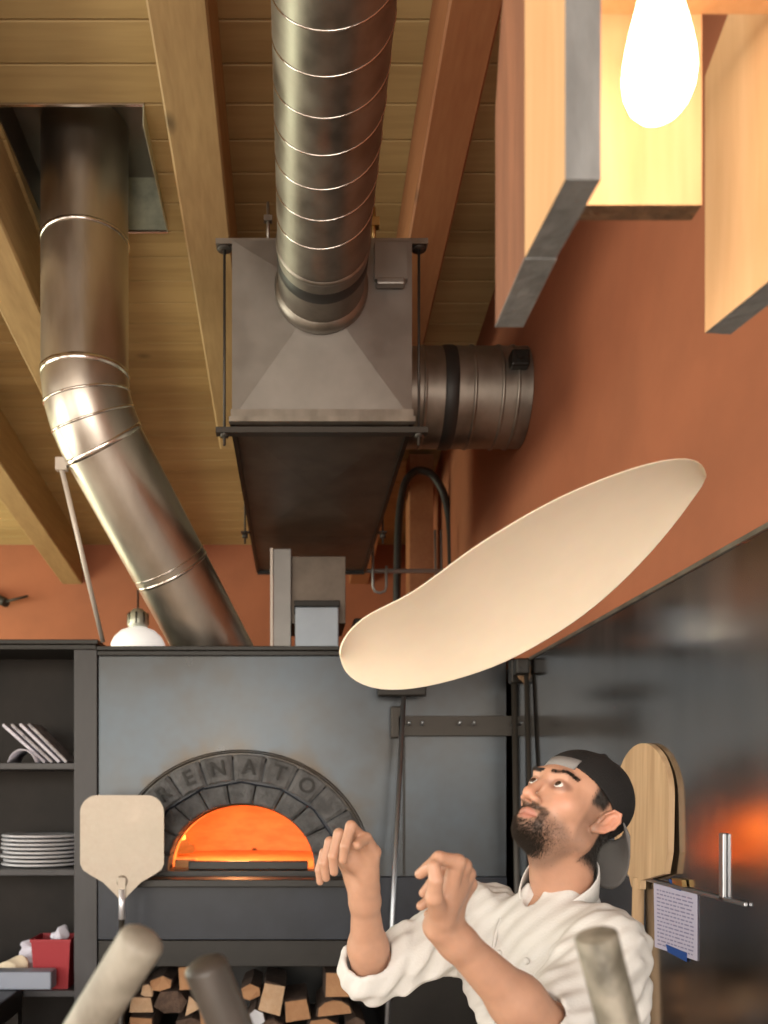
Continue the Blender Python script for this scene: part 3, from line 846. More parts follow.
# letters cast into the stones
for ch, k in zip('RENATO', range(6)):
    th = math.radians(132.7 - 15.6 * k)
    am, bm_ = (AM + AO) / 2, (BM_ + BO) / 2
    cu = bpy.data.curves.new('letter_curve', 'FONT'); cu.body = ch; cu.size = .098; cu.extrude = .004; cu.bevel_depth = .0015
    cu.align_x = 'CENTER'; cu.align_y = 'CENTER'
    tmp = bpy.data.objects.new('letter_tmp', cu); COL.objects.link(tmp)
    bpy.context.view_layer.update()
    me = bpy.data.meshes.new_from_object(tmp.evaluated_get(bpy.context.evaluated_depsgraph_get()))
    bpy.data.objects.remove(tmp)
    o = bpy.data.objects.new('letter', me); COL.objects.link(o); me.materials.clear(); me.materials.append(MT['letter'])
    rot = math.atan2(math.sin(th) / bm_, math.cos(th) / am) - PI / 2
    wl = Vector((MX + am * math.cos(th), OY - .041, MZ + bm_ * math.sin(th)))
    o.parent = ring_o
    o.location = wl - ORIG[ring_o.name]
    o.rotation_euler = (Matrix.Rotation(-rot, 4, 'Y') @ Matrix.Rotation(PI / 2, 4, 'X')).to_euler()

# interior: throat + dome + hearth
m = MB(); vs, fs = [], []
prof = [(0, OY + .20, 1.0, 1.0), (1, OY + .30, 1.0, 1.0), (2, OY + .31, 1.3, 1.12), (3, OY + .45, 1.6, 1.32), (4, OY + .7, 1.82, 1.45), (5, OY + .9, 1.8, 1.42), (6, OY + 1.1, 1.6, 1.28), (7, OY + 1.27, 1.3, 1.0), (8, OY + 1.36, .6, .6), (9, OY + 1.38, .05, .05)]
K = 28
for _, yy, ka, kb in prof:
    for k in range(K + 1):
        th = PI * k / K
        vs.append((MX + AI * ka * math.cos(th), yy, MZ - .01 + BI * kb * math.sin(th)))
for i in range(len(prof) - 1):
    for k in range(K): fs.append((i * (K + 1) + k, i * (K + 1) + k + 1, (i + 1) * (K + 1) + k + 1, (i + 1) * (K + 1) + k))
m.add(vs, fs, 0, True); obj('dome', m, 'firebrick', t, recalc=False)
m = MB(); m.box((MX - .65, OY + .10, MZ - .06), (MX + .65, OY + 1.45, MZ - .012)); obj('hearth', m, 'firebrick', t)
m = MB(); m.bbox((P(122, 0, 4.02).x, OY - .16, zl - .035), (P(352, 0, 4.02).x, OY + .10, zl), .004); m.box((MX - AO, OY + .0, zl - .002), (MX + AO, OY + .10, MZ - .014)); obj('ledge', m, 'black_steel', t)
m = MB(); m.bbox((P(188, 0, 4.24).x, OY + .05, MZ - .012), (P(308, 0, 4.24).x, OY + .09, MZ + .028), .004); obj('threshold_bar', m, 'black_steel', t)
m = MB(); m.bbox((P(172, 0, 4.24).x, OY + .12, MZ - .012), (P(194, 0, 4.24).x, OY + .2, MZ + .03), .008); obj('hearth_brick', m, 'firebrick', t)
zb1 = P(0, 939, OY).z
m = MB(); m.bbox((ox0, OY - .02, zb1), (ox1, OY + .02, zl - .002), .003); obj('base_panel', m, 'oven_dark', t)
zb2 = P(0, 966, OY).z
m = MB(); m.bbox((ox0, OY - .015, zb2), (ox1, OY + .05, zb1 - .004), .003); obj('lintel', m, 'black_steel', t)
cvx0, cvx1, cvz = P(124, 0, OY).x, P(388, 0, OY).x, .40
m = MB()
m.box((ox0, OY - .01, 0), (cvx0, OY + .88, zb2)); m.box((cvx1, OY - .01, 0), (ox1, OY + .88, zb2))
m.box((cvx0, OY - .01, 0), (cvx1, OY + .88, cvz)); m.box((cvx0, OY + .7, cvz), (cvx1, OY + .88, zb2)); m.box((ox0, OY + .02, zb2), (ox1, OY + .88, zb2 + .02))
obj('log_bay', m, 'black_steel', t)
# fire at the left rear of the hearth
fc = Vector((MX - .44, OY + .80, MZ))
tf = thing('hearth_fire', fc, 'fire burning at the left of the oven hearth', 'fire')
for k in range(3):
    m = MB(); m.tube([fc + Vector((-.14 + .05 * k, -.12 + .03 * k, .03 + .035 * k)), fc + Vector((.10 - .02 * k, .16 - .1 * k, .03 + .035 * k))], .03, 8); obj('burning_log', m, 'ember', tf)
m = MB()
for dx, dy, r, hh in ((-.05, 0, .06, .26), (.03, .04, .05, .20), (0, -.06, .045, .17)):
    m.lathe(fc + Vector((dx, dy, .06)), [(0, 0), (r, .03), (r * .9, hh * .35), (r * .45, hh * .7), (0, hh)], 14)
obj('flame', m, 'flame', tf)

# firewood logs
def log(px, py, w, h, shape, mt, rot, label, dy=0.0, bark='log_bark'):
    c = P(px, py, OY + .06 + dy); sx, sz = w / FPX * OY / 2, h / FPX * OY / 2
    g = random.Random(int(px * 7 + py))
    if shape == 'tri': pts = [(-1, -.8), (1, -.9), (.25, 1)]
    elif shape == 'quad': pts = [(-.95, -.9), (.95, -.95), (.85, .9), (-.8, .95)]
    elif shape == 'half': pts = [(-1, -.7)] + [(math.cos(a), -.7 + 1.6 * math.sin(a)) for a in [PI * i / 6 for i in range(1, 6)]][::-1][::-1] + [(1, -.7)]
    else: pts = [(-.9, -.6), (-.2, -1), (.85, -.7), (1, .2), (.3, 1), (-.7, .7)]
    if shape == 'half': pts = [(1, -.7)] + [(math.cos(a), -.7 + 1.6 * math.sin(a)) for a in [PI * i / 6 for i in range(1, 6)]] + [(-1, -.7)]
    cr, sr = math.cos(rot), math.sin(rot)
    base = []
    for x, z in pts:
        x, z = x * sx, z * sz
        base.append((c.x + x * cr - z * sr, c.z + x * sr + z * cr))
    L = .36 + g.uniform(-.03, .03); m = MB(); n = len(base); vs, fs = [], []
    for k, (yy, s) in enumerate(((0, .93), (.012, 1.0), (L * .5, 1.03), (L, .97))):
        for (x, z) in base:
            vs.append((c.x + (x - c.x) * s + g.uniform(-.003, .003), c.y + yy + (g.uniform(-.01, .01) if k == 0 else 0), c.z + (z - c.z) * s + g.uniform(-.003, .003)))
    for k in range(3):
        for j in range(n): fs.append((k * n + j, k * n + (j + 1) % n, (k + 1) * n + (j + 1) % n, (k + 1) * n + j))
    m.add(vs, fs, 0); m.add(vs[-n:], [tuple(range(n))], 0)
    t = thing('firewood_log', c, label, 'log', 'firewood under the oven')
    obj('bark', m, bark, t)
    m = MB(); m.add([(x, y - .002, z) for x, y, z in vs[:n]], [tuple(range(n))]); 
    e = MB(); pv = [(x, y - .003, z) for x, y, z in vs[:n]]; e.prism(pv, (0, .004, 0)); obj('cut_face', e, mt, t)


logs = [(160, 984, 26, 16, 'hex', 'log_end', .2, 'small reddish log at the upper left of the firewood'),
        (147, 991, 14, 15, 'hex', 'log_end2', .0, 'pale knobby log at the far left of the firewood'),
        (187, 978, 20, 27, 'quad', 'log_end', .12, 'tall orange brown log in the top row beside the dark handle'),
        (141, 1005, 26, 18, 'quad', 'log_end2', .03, 'square pale log low at the left of the pile'),
        (141, 1024, 28, 16, 'quad', 'log_end', -.05, 'dark orange log under the square pale log'),
        (170, 1002, 34, 26, 'hex', 'log_bark', -.2, 'dark bark covered log in the middle left of the pile'),
        (191, 1005, 22, 18, 'tri', 'log_end2', .5, 'small pale triangular log below the top row'),
        (208, 1014, 20, 26, 'quad', 'log_end', .1, 'tan split log just left of the dark handle'),
        (188, 1026, 34, 18, 'hex', 'log_bark', .1, 'brown rough log at the bottom centre left'),
        (250, 992, 22, 18, 'hex', 'log_end', .25, 'brown log right of the dark handle in the upper row'),
        (272, 999, 26, 34, 'quad', 'log_end2', -.2, 'large pinkish split log leaning right in the middle of the pile'),
        (256, 1018, 18, 18, 'hex', 'plate', .4, 'whitish log end right of the dark handle'),
        (297, 1010, 28, 24, 'quad', 'log_end', .15, 'reddish brown log between the two biggest pale logs'),
        (270, 1027, 30, 16, 'hex', 'log_bark', .0, 'dark log in the bottom row beneath the pinkish one'),
        (337, 985, 28, 28, 'quad', 'log_end', .05, 'square orange brown log topmost at the right'),
        (334, 1008, 38, 20, 'half', 'log_end', .1, 'flat rounded log under the square one at the right'),
        (322, 1026, 34, 16, 'hex', 'log_end', .0, 'low tan log at the bottom right of the pile'),
        (355, 1026, 22, 18, 'hex', 'log_bark', .3, 'dark log at the right end of the pile')]
for a in logs: log(*a)

# ================================================================ TOOLS
def peel(name, cpt, w, h, corner, neck, yy, tilt, mt, label):
    """flat blade outline with shoulders narrowing to the socket"""
    pts = []
    def arc(cx, cz, r, a0, a1, n=8): return [(cx + r * math.cos(math.radians(a0 + (a1 - a0) * i / n)), cz + r * math.sin(math.radians(a0 + (a1 - a0) * i / n))) for i in range(n + 1)]
    pts += arc(w / 2 - corner, h / 2 - corner, corner, 0, 90)
    pts += arc(-w / 2 + corner, h / 2 - corner, corner, 90, 180)
    pts += [(-w / 2, -h / 2 + .10), (-w / 2 + .012, -h / 2 + .075), (-w / 2 + .04, -h / 2 + .055), (-w / 2 + .10, -h / 2 + .02), (-neck - .012, -h / 2 - .035), (-neck, -h / 2 - .05)]
    pts += [(-a, b) for a, b in pts[-6:][::-1]]
    return pts


pc = P(122, 848, 3.92)
t = thing('metal_pizza_peel', (pc.x, 3.95, 0), 'aluminium pizza peel with a square rounded blade standing in front of the oven', 'pizza peel')
pts = peel('', None, .365, .40, .075, .015, 0, 0, '', '')
m = MB(); m.prism([(pc.x + a, 3.92, pc.z + b + .03) for a, b in pts], (0, .004, 0)); obj('blade', m, 'alu', t)
m = MB(); m.lathe((pc.x, 3.917, pc.z - .145), [(0, -.003), (.012, -.003), (.024, 0), (.026, .003)], 16, axis=(0, 1, 0)); m.box((pc.x - .016, 3.912, pc.z - .215), (pc.x + .016, 3.92, pc.z - .13)); obj('socket', m, 'alu', t)
m = MB(); m.tube([(pc.x, 3.915, pc.z - .18), (pc.x + .0, 3.915, pc.z - .31)], .0135, 12); obj('ferrule', m, 'alu_tube', t)
m = MB(); m.tube([(pc.x, 3.915, pc.z - .31), (pc.x, 3.86, .0)], .0125, 12); obj('handle', m, 'dark_rod', t)

# wooden peel leaning on the steel wall
t = thing('wooden_pizza_peel', (XR - .07, 2.62, 0), 'pale wooden pizza peel with a rounded blade leaning on the steel wall behind the person', 'pizza peel')
ya, yb = 2.40, 2.80
pts = []
for i in range(21):
    a = PI * i / 20; pts.append(((ya + yb) / 2 + (yb - ya) / 2 * math.cos(a), CZ - .02 + .155 * math.sin(a)))
zbm = CZ - .225
pts = [(yb - .005, zbm + .02), (yb, zbm + .06)] + pts + [(ya, zbm + .06), (ya + .02, zbm + .0), (2.585, zbm - .035), (2.585, zbm - .06), (2.655, zbm - .06), (2.675, zbm - .03)]
def wx(z): return XR - .0135 - (CZ + .15 - z) * .02
m = MB(); m.prism([(wx(z), y, z) for y, z in pts], (-.016, 0, 0)); obj('blade', m, 'peelwood', t)
m = MB(); m.tube([(wx(zbm - .05) - .008, 2.62, zbm - .03), (wx(0) - .008, 2.62, 0)], .017, 12); obj('handle', m, 'peelwood', t)

# tool rack on the oven front, right side
RY = OY - .03
t = thing('tool_rack', (P(465, 0, RY).x, RY, P(0, 736, RY).z), 'horizontal metal tool rack with hooks on the oven front', 'rack')
m = MB(); a, b_ = P(398, 736, RY), P(528, 716, RY); m.bbox((a.x, RY - .01, a.z), (b_.x, RY + .0, b_.z), .002); obj('rail', m, 'dark_rod', t)
for px in (408, 421, 458, 472, 511, 526):
    c = P(px, 725, RY)
    m = MB(); m.tube([c + Vector((0, -.005, 0)), c + Vector((0, -.045, 0)), c + Vector((0, -.055, .012))], .006, 8); obj('hook', m, 'iron_rod', t)
def rodtool(a, b, r, mt, label, head=None, name='long_handled_tool'):
    t = thing(name, b, label, 'tool', 'long handled tools on the rack')
    m = MB(); m.tube([a, b], r, 12); obj('shaft', m, mt, t)
    if head is not None:
        m = MB(); m.bbox(a + Vector(head[0]), a + Vector(head[1]), .008); obj('tool_head', m, 'black_steel', t)


a, b_ = P(404, 690, 4.08), P(387, 1024, 3.9)
bb = a + (b_ - a) * (a.z / (a.z - b_.z))
rodtool(a, Vector((bb.x, bb.y, 0)), .011, 'iron_rod', 'long grey steel rod tool slanting down behind the raised hands', ((-.12, -.02, -.03), (.10, .02, .03)))
rodtool(P(514, 664, 4.06), Vector((.99, 3.95, 0)), .014, 'dark_rod', 'dark long handled tool at the corner beside the hat', ((-.02, -.03, -.09), (.07, .03, .02)))
rodtool(P(526, 668, 3.9), Vector((.985, 3.6, 0)), .010, 'dark_rod', 'thin dark tool shaft nearest the corner of the steel wall', ((-.05, -.03, -.03), (.008, .03, .04)))
m = MB(); m.bbox(P(391, 738, 4.16), P(404, 706, 4.15) + Vector((0, .03, 0)), .006)
tag(obj('oven_brush_head', m, 'dark_rod'), 'dark brush head hanging at the left end of the tool rack', 'brush')
rag(tuple(P(536, 676, 4.0)), (.075, .05, .09), 9, 'hanging_rag', 'pend_dark', 'brown rag bunched at the top of the corner tools', None, .006)

# rail and post on the steel wall
t = thing('wall_rail', (XR - .03, 2.3, CZ - .2), 'small steel rail and post fixed to the steel wall above the taped sheet', 'rail')
zr = CZ - (873 - 790) / FPX * (XR * FPX / (634 - VX)) + .0
m = MB(); m.bbox((XR - .022, 2.02, zr - .010), (XR - .0125, 2.78, zr), .002); obj('rail', m, 'iron_rod', t)
m = MB(); m.bbox((XR - .022, 2.12, zr - .01), (XR - .0125, 2.142, zr + .15), .002); obj('post', m, 'iron_rod', t)

# printed sheet with blue tape
t = thing('printed_sheet', (XR - .014, 2.7, CZ - .5), 'printed paper sheet taped with blue tape on the steel wall', 'paper')
def WP(px, py, dx=0.0):
    x = XR - .0135 - dx; Y = x * FPX / (px - VX); return Vector((x, Y, CZ + (VY - py) / FPX * Y))
q = [WP(654, 883), WP(697.5, 894), WP(697.5, 961), WP(655, 947)]
m = MB(); m.prism(q, (-.001, 0, 0)); obj('sheet', m, 'paper', t)
m = MB(); g = random.Random(4)
for i in range(15):
    s = .08 + .84 * i / 14; k = .08
    while k < .9:
        w_ = g.uniform(.03, .12); k2 = min(k + w_, .93)
        def pt(u_, v_): return q[0].lerp(q[1], u_).lerp(q[3].lerp(q[2], u_), v_) + Vector((-.0012, 0, 0))
        m.prism([pt(k, s), pt(k2, s), pt(k2, s + .022), pt(k, s + .022)], (-.0003, 0, 0)); k = k2 + .025
obj('print', m, 'ink', t)
for c4 in (((669, 879), (672, 878), (682, 888), (676, 889)), ((666, 944), (669, 943), (687, 959), (684, 961))):
    (x0, y0), (x1, y1), (x2, y2), (x3, y3) = c4
    m = MB()
    if y0 < 900: qq = [WP(669, 879, .002), WP(673, 880, .002), WP(683, 887, .002), WP(681, 891, .002), WP(672, 888, .002)]
    else: qq = [WP(666, 944, .002), WP(687, 953, .002), WP(687, 962, .002), WP(668, 952, .002)]
    m.prism(qq, (-.001, 0, 0)); obj('tape_strip', m, 'tape', t)
m = MB(); qq = [WP(676, 878, .002), WP(686, 880, .002), WP(687, 887, .002), WP(677, 884, .002)]; m.prism(qq, (-.012, 0, 0)); obj('clip', m, 'brass', t)

# blurred peel handles close to the viewer
def near_handle(a, b, r, mt, label, flat=False):
    t = thing('long_handled_tool', b, label, 'tool', 'tools standing close to the viewer')
    a, b = Vector(a), Vector(b); d = (a - b).normalized(); m = MB()
    K = [a + d * (r * math.sin(x)) for x in (1.5, 1.2, .9, .6, .3, 0)]; K = [a + (k_ - a) * (.12 if flat else .45) for k_ in K]; rr = [r * math.cos(x) * .999 + .0005 for x in (1.5, 1.2, .9, .6, .3, 0)]
    m.tube(K + [a.lerp(b, .1), b], rr + [r * 1.02, r * 1.0], 20); obj('shaft', m, mt, t)


def down(pa, pb, r, mt, label, Y=.8, Yb=None):
    a = P(*pa, Y); b = P(*pb, Yb or Y); d = b - a; e = a + d * (a.z / -d.z); near_handle(a, e, r, mt, label, mt == 'handle3')


down((141, 942), (87, 1028), .021, 'handle', 'blurred pale grey wooden handle slanting at the bottom left', .82, .86)
down((206, 968), (236, 1040), .021, 'handle2', 'blurred dark brown handle right of the pale grey one', .86, .88)
down((596, 936), (620, 1030), .0185, 'handle3', 'blurred mottled grey handle in front of the white chef coat', .80, .82)
m = MB(); 
c = P(66, 1021, .9)

# ================================================================ PENDANT FIXTURE
t = thing('wooden_pendant', (.40, .98, CZ + .576), 'crate-like pendant lamp of raw pine planks with a glowing bulb at the top right', 'lamp')
ZB = CZ + .5765; ZH = CZ + 1.02


def plank(x0, x1, y0, y1, z0, z1, name, mts, t, skew=0.0):
    """plank whose wide side, edges and ends carry different cuts of wood"""
    m = MB()
    vs = [(x0, y0, z0), (x1, y0, z0), (x1 - skew, y1, z0), (x0 - skew, y1, z0), (x0, y0, z1), (x1, y0, z1), (x1 - skew, y1, z1), (x0 - skew, y1, z1)]
    m.add(vs, [(0, 3, 2, 1)], 1); m.add(vs, [(4, 5, 6, 7)], 1); m.add(vs, [(0, 1, 5, 4)], 1); m.add(vs, [(2, 3, 7, 6)], 1)
    m.add(vs, [(1, 2, 6, 5), (3, 0, 4, 7)], 0)
    return obj(name, m, mts, t)


def pendant(dx, dy, t):
    m = MB(); m.prism([(.255 + dx, .85 + dy, ZB), (.289 + dx, .85 + dy, ZB), (.283 + dx, .975 + dy, ZB), (.249 + dx, .975 + dy, ZB)], (0, 0, ZH - ZB))
    o = obj('side_plank', m, 'pend_wood', t); o.data.materials.append(MT['pend_grey'])
    for p in o.data.polygons:
        if p.normal.z < -.9 or p.normal.y < -.9: p.material_index = 1
    m = MB()
    x0, x1, ya, yb, sk = .249 + dx, .283 + dx, .975 + dy, 1.118 + dy, .006
    zc = CZ + .985
    prof = [(ya, ZB), (yb, ZB), (yb, CZ + .845), (yb - .03, CZ + .93), (yb - .075, zc + .03), (ya, zc + .03)]
    m.prism([(x0, y, z) for y, z in prof], (x1 - x0, 0, 0)); obj('side_batten', m, 'pend_red', t, 'reddish batten')  # far part of the left board, in redder brown
    m = MB(); m.box((x0 - .0005, ya, ZB - .0015), (x1 + .0005, yb, ZB)); obj('batten_edge', m, 'pend_grey', t)
    o = plank(.285 + dx, .452 + dx, 1.0 + dy, 1.027 + dy, CZ + .650, CZ + .87, 'cross_plank', ['pend_dark', 'pend_dark'], t)
    # wide faces of the cross plank are its front and back
    me = o.data
    for p in me.polygons: p.material_index = 0 if abs(p.normal.y) > .9 else 1
    me.materials[0] = MT['pend_wood']
    m = MB(); m.prism([(.540 + dx, 1.0 + dy, ZB), (.517 + dx, 1.135 + dy, ZB), (.517 + dx, 1.135 + dy, CZ + .90), (.540 + dx, 1.0 + dy, ZH)], (.034, .004, 0))
    m.prism([(.575 + dx, .80 + dy, ZB), (.540 + dx, 1.0 + dy, ZB), (.540 + dx, 1.0 + dy, ZH), (.575 + dx, .80 + dy, ZH)], (.034, .004, 0))
    o = obj('side_plank', m, 'pend_wood', t)
    o.data.materials.append(MT['pend_grey'])
    for p in o.data.polygons:
        if p.normal.z < -.9 or abs(p.normal.y) > .9: p.material_index = 1
    m = MB(); m.box((.289 + dx, .86 + dy, CZ + .862), (.53 + dx, 1.0 + dy, CZ + .885)); o = obj('top_plank', m, 'pend_wood', t); o.data.materials.append(MT['pend_dark'])
    for p in o.data.polygons:
        if abs(p.normal.y) > .9: p.material_index = 1
    m = MB(); m.tube([(.40 + dx, .93 + dy, CZ + .885), (.40 + dx, .93 + dy, CZ + 1.5), (.40 + dx, .93 + dy, ceil_z(.93) - .0)], .004, 8); obj('cord', m, 'hose', t)
    m = MB(); m.lathe((.358 + dx, .88 + dy, CZ + .779), [(.015, 0), (.018, .004), (.018, .050), (0, .052)], 20); obj('socket', m, 'brass', t)
    m = MB(); prof = []
    zb = CZ + .658
    for r, h in ((0, 0), (.012, .0012), (.022, .006), (.030, .015), (.0355, .028), (.0373, .042), (.036, .056), (.0325, .074), (.028, .092), (.0235, .108), (.020, .120), (.0175, .132)): prof.append((r, h))
    m.lathe((.356 + dx, .88 + dy, zb), [(r * .92, h) for r, h in prof], 36); obj('bulb', m, 'bulb', t)


pendant(0, 0, t)
t = thing('added_bulb_pendant', (-.10, .80, CZ + .93), 'unseen bare bulb on a black cord, added to light the left of the pine crate lamp', 'lamp')  # bulb added out of view, lights the crate's outer left plank
m = MB(); m.lathe((-.10, .80, CZ + .93), [(0, 0), (.022, .008), (.0325, .031), (.030, .057), (.020, .084), (.0145, .098)], 30); obj('bulb', m, 'bulb', t)
m = MB(); m.lathe((-.10, .80, CZ + 1.028), [(.015, 0), (.018, .004), (.018, .034), (0, .035)], 20); obj('socket', m, 'brass', t)
m = MB(); m.tube([(-.10, .8, CZ + 1.06), (-.10, .8, ceil_z(.8))], .004, 8); obj('cord', m, 'hose', t)

# ================================================================ DOUGH
top = [(340.5, 656), (341, 648), (344, 639), (352, 628), (368, 614), (392, 604), (415, 592), (440, 573), (470, 550), (500, 531), (530, 513), (560, 497), (600, 480), (640, 466), (672, 459), (690, 458.5), (700, 461.5), (705, 467.5), (706.5, 476)]
bot = [(340.5, 656), (341, 663), (344, 671), (352, 680), (368, 688), (388, 691), (415, 689), (445, 683), (475, 674), (505, 663), (535, 647), (565, 629), (595, 607), (625, 580), (655, 548), (678, 520), (692, 500), (702, 487), (706.5, 476)]


def resample(pl, n):
    pl = [Vector((a, b)) for a, b in pl]
    L = [0]
    for i in range(len(pl) - 1): L.append(L[-1] + (pl[i + 1] - pl[i]).length)
    out = []
    for k in range(n + 1):
        # cluster samples toward both ends so that the rounded tips stay smooth
        s = L[-1] * (.5 - .5 * math.cos(PI * k / n)); j = 0
        while j < len(L) - 2 and L[j + 1] < s: j += 1
        u_ = (s - L[j]) / max(L[j + 1] - L[j], 1e-6)
        out.append(pl[j].lerp(pl[j + 1], min(1, u_)))
    for _ in range(3):
        out = [out[0]] + [(out[i - 1] + out[i] * 2 + out[i + 1]) / 4 for i in range(1, n)] + [out[-1]]
    return out


n, mm_ = 48, 22
tp, bt = resample(top, n), resample(bot, n)
front, back = [], []
for i in range(n + 1):
    wdt = math.sin(PI * i / n)
    for j in range(mm_ + 1):
        v_ = -math.cos(PI * j / mm_)          # -1 lower edge, +1 upper edge
        e = (v_ + 1) / 2
        q = bt[i].lerp(tp[i], e)
        # tilted disc: upper edge nearer the viewer, lower edge further, gentle sag
        Yd = 1.50 - .13 * v_ * wdt + .05 * math.cos(PI * i / n) + .02 * (1 - v_ * v_) * wdt
        p = P(q.x, q.y, Yd); th = .0065 * math.sqrt(max(0, 1 - v_ * v_)) * min(1, wdt * 3) ** .5 + .0004
        front.append(p); back.append((p, th))
ax = Vector((-.25, .55, .80)).normalized()
m = MB(); W_ = mm_ + 1
vs = [p for p in front] + [p + ax * (th * 2) for p, th in back]
N0 = (n + 1) * W_; fs = []
for i in range(n):
    for j in range(mm_):
        a, b_, c_, d_ = i * W_ + j, (i + 1) * W_ + j, (i + 1) * W_ + j + 1, i * W_ + j + 1
        fs += [(a, b_, c_, d_), (N0 + a, N0 + d_, N0 + c_, N0 + b_)]
    for j in (0, mm_):
        a, b_ = i * W_ + j, (i + 1) * W_ + j
        fs.append((a, N0 + a, N0 + b_, b_) if j == 0 else (a, b_, N0 + b_, N0 + a))
for i in (0, n):
    for j in range(mm_):
        a, b_ = i * W_ + j, i * W_ + j + 1
        fs.append((a, b_, N0 + b_, N0 + a))
m.add(vs, fs, 0, True)
o = obj('pizza_dough', m, 'dough'); tag(o, 'thin stretched pizza dough spinning in the air above the person', 'dough')
bm = bmesh.new(); bm.from_mesh(o.data); bmesh.ops.remove_doubles(bm, verts=bm.verts, dist=.0003); bmesh.ops.recalc_face_normals(bm, faces=bm.faces); bm.to_mesh(o.data); bm.free()

# ================================================================ PERSON
YAW, PIT, ROL = math.radians(124), math.radians(29), math.radians(-7)
Rz = np.array([[math.cos(YAW), -math.sin(YAW), 0], [math.sin(YAW), math.cos(YAW), 0], [0, 0, 1]])
Rx = np.array([[1, 0, 0], [0, math.cos(PIT), -math.sin(PIT)], [0, math.sin(PIT), math.cos(PIT)]])
Ry = np.array([[math.cos(ROL), 0, math.sin(ROL)], [0, 1, 0], [-math.sin(ROL), 0, math.cos(ROL)]])
HR = Rz @ Rx @ Ry @ np.diag([-1.0, 1, 1])
HC = np.array([.517, 1.70, CZ - .0455])


def hw(l): return Vector((HR @ np.array(l, float) + HC).tolist())      # head frame (left, forward, up) -> room


def hl(w): return HR.T @ (np.array(tuple(w)) - HC)


NB = Vector((.523, 1.765, CZ - .205))
Ft = Vector((-.9, -.43, 0)).normalized(); Lt = Vector((.43, -.9, 0)).normalized(); Up = Vector((0, 0, 1))
SLf = NB + Lt * .150 + Ft * .033 - Up * .078
SRt = NB - Lt * .165 + Ft * .06 - Up * .065
ELB, ERB = Vector((.412, 1.45, CZ - .395)), P(370, 974, 1.86)
WLf = P(441, 926, 1.355); WRt = P(364, 888, 1.73)

person = thing('person', (.5, 1.75, 0), 'person in a white chef coat and backwards black cap looking up with hands raised', 'person')

nbl = hl(NB)


def f_head(p):
    d = ell(p, (0, -.018, .048), (.077, .098, .084))
    d = smin(d, ell(p, (0, .030, -.003), (.058, .064, .078)), .03)
    for s in (-1, 1):
        d = smin(d, cap(p, (s * .052, .0, -.05), (s * .014, .067, -.073), .020, .018), .03)
        d = smin(d, sph(p, (s * .042, .054, -.006), .021), .025)
    d = smin(d, sph(p, (0, .072, -.071), .018), .02)
    d = smin(d, cap(p, (-.032, .083, .039), (.032, .083, .039), .011), .018)
    # neck
    d = smin(d, cap(p, (0, -.030, -.04), nbl + np.array([0, 0, 0.0]), .052, .056), .03)
    d = smin(d, cap(p, (0, .022, -.078), nbl + np.array([0, .048, .02]), .032, .038), .03)
    # eye sockets
    for s in (-1, 1):
        d = smax(d, -ell(p, (s * .031, .104, .020), (.020, .017, .014)), .014)
    # nose
    d = smin(d, cap(p, (0, .088, .030), (0, .114, -.012), .0065, .0092), .010)
    d = smin(d, sph(p, (0, .1145, -.0185), .0102), .008)
    for s in (-1, 1):
        d = smin(d, ell(p, (s * .0125, .103, -.024), (.0085, .011, .008)), .007)
    for s in (-1, 1):
        d = smax(d, -ell(p, (s * .0068, .1085, -.033), (.0038, .007, .006)), .003)
    # muzzle and lips
    d = smin(d, ell(p, (0, .073, -.052), (.033, .024, .028)), .02)
    d = smin(d, cap(p, (-.016, .0915, -.046), (0, .0972, -.0435), .0038, .0046), .006)
    d = smin(d, cap(p, (.016, .0915, -.046), (0, .0972, -.0435), .0038, .0046), .006)
    d = smin(d, cap(p, (-.013, .0905, -.0560), (.0, .0945, -.0565), .0040, .0048), .006)
    d = smin(d, cap(p, (.013, .0905, -.0560), (.0, .0945, -.0565), .0040, .0048), .006)
    q = np.array(p); q[:, 0] = np.abs(q[:, 0])
    d = smax(d, -cap(q, (.0, .105, -.0502), (.020, .094, -.0508), .0026, .0020), .003)
    # eyelids
    for s in (-1, 1):
        e = sph(p, (s * .031, .0785, .018), .0142)
        d = smin(d, e, .005)
        d = smax(d, -ell(p, (s * .031, .096, .0190), (.0150, .0135, .0064)), .0015)
    # ears
    for s in (-1, 1):
        a, b = .50, .48
        out = Vector((s * math.cos(a), math.sin(a), 0)); lng = Vector((0, -math.sin(b), math.cos(b))); lng = (lng - out * lng.dot(out)).normalized(); wid = lng.cross(out) * s
        if wid.y < 0: wid = -wid
        R = np.array([tuple(out), tuple(wid), tuple(lng)]).T
        c = Vector((s * .080, -.012, .0))
        def L_(o, w, l): return c + out * o + wid * w + lng * l
        e = ell(p, L_(0, 0, .002), (.006, .0165, .0290), R)
        e = smin(e, ell(p, L_(.0, .006, -.024), (.0055, .008, .009), R), .006)
        e = smax(e, -ell(p, L_(.0085, .002, .003), (.0085, .0125, .0225), R), .002)
        # helix rim, antihelix, tragus
        rim = [L_(.004, .0125, .010), L_(.0055, .008, .024), L_(.0055, -.004, .029), L_(.0055, -.0135, .018), L_(.005, -.0155, .002), L_(.004, -.010, -.015), L_(.003, .0, -.024)]
        rr_ = None
        for i_ in range(len(rim) - 1):
            x_ = cap(p, rim[i_], rim[i_ + 1], .0030, .0029); rr_ = x_ if rr_ is None else smin(rr_, x_, .002)
        e = smin(e, rr_, .003)
        e = smin(e, cap(p, L_(.002, -.004, .016), L_(.0025, -.0075, -.002), .0028, .0030), .003)
        e = smin(e, cap(p, L_(.0025, -.0075, -.002), L_(.002, -.002, -.014), .0030, .0032), .003)
        e = smin(e, cap(p, L_(.003, .0125, .002), L_(.0035, .0115, -.008), .0040, .0038), .003)
        d = smin(d, e, .005)
    return d


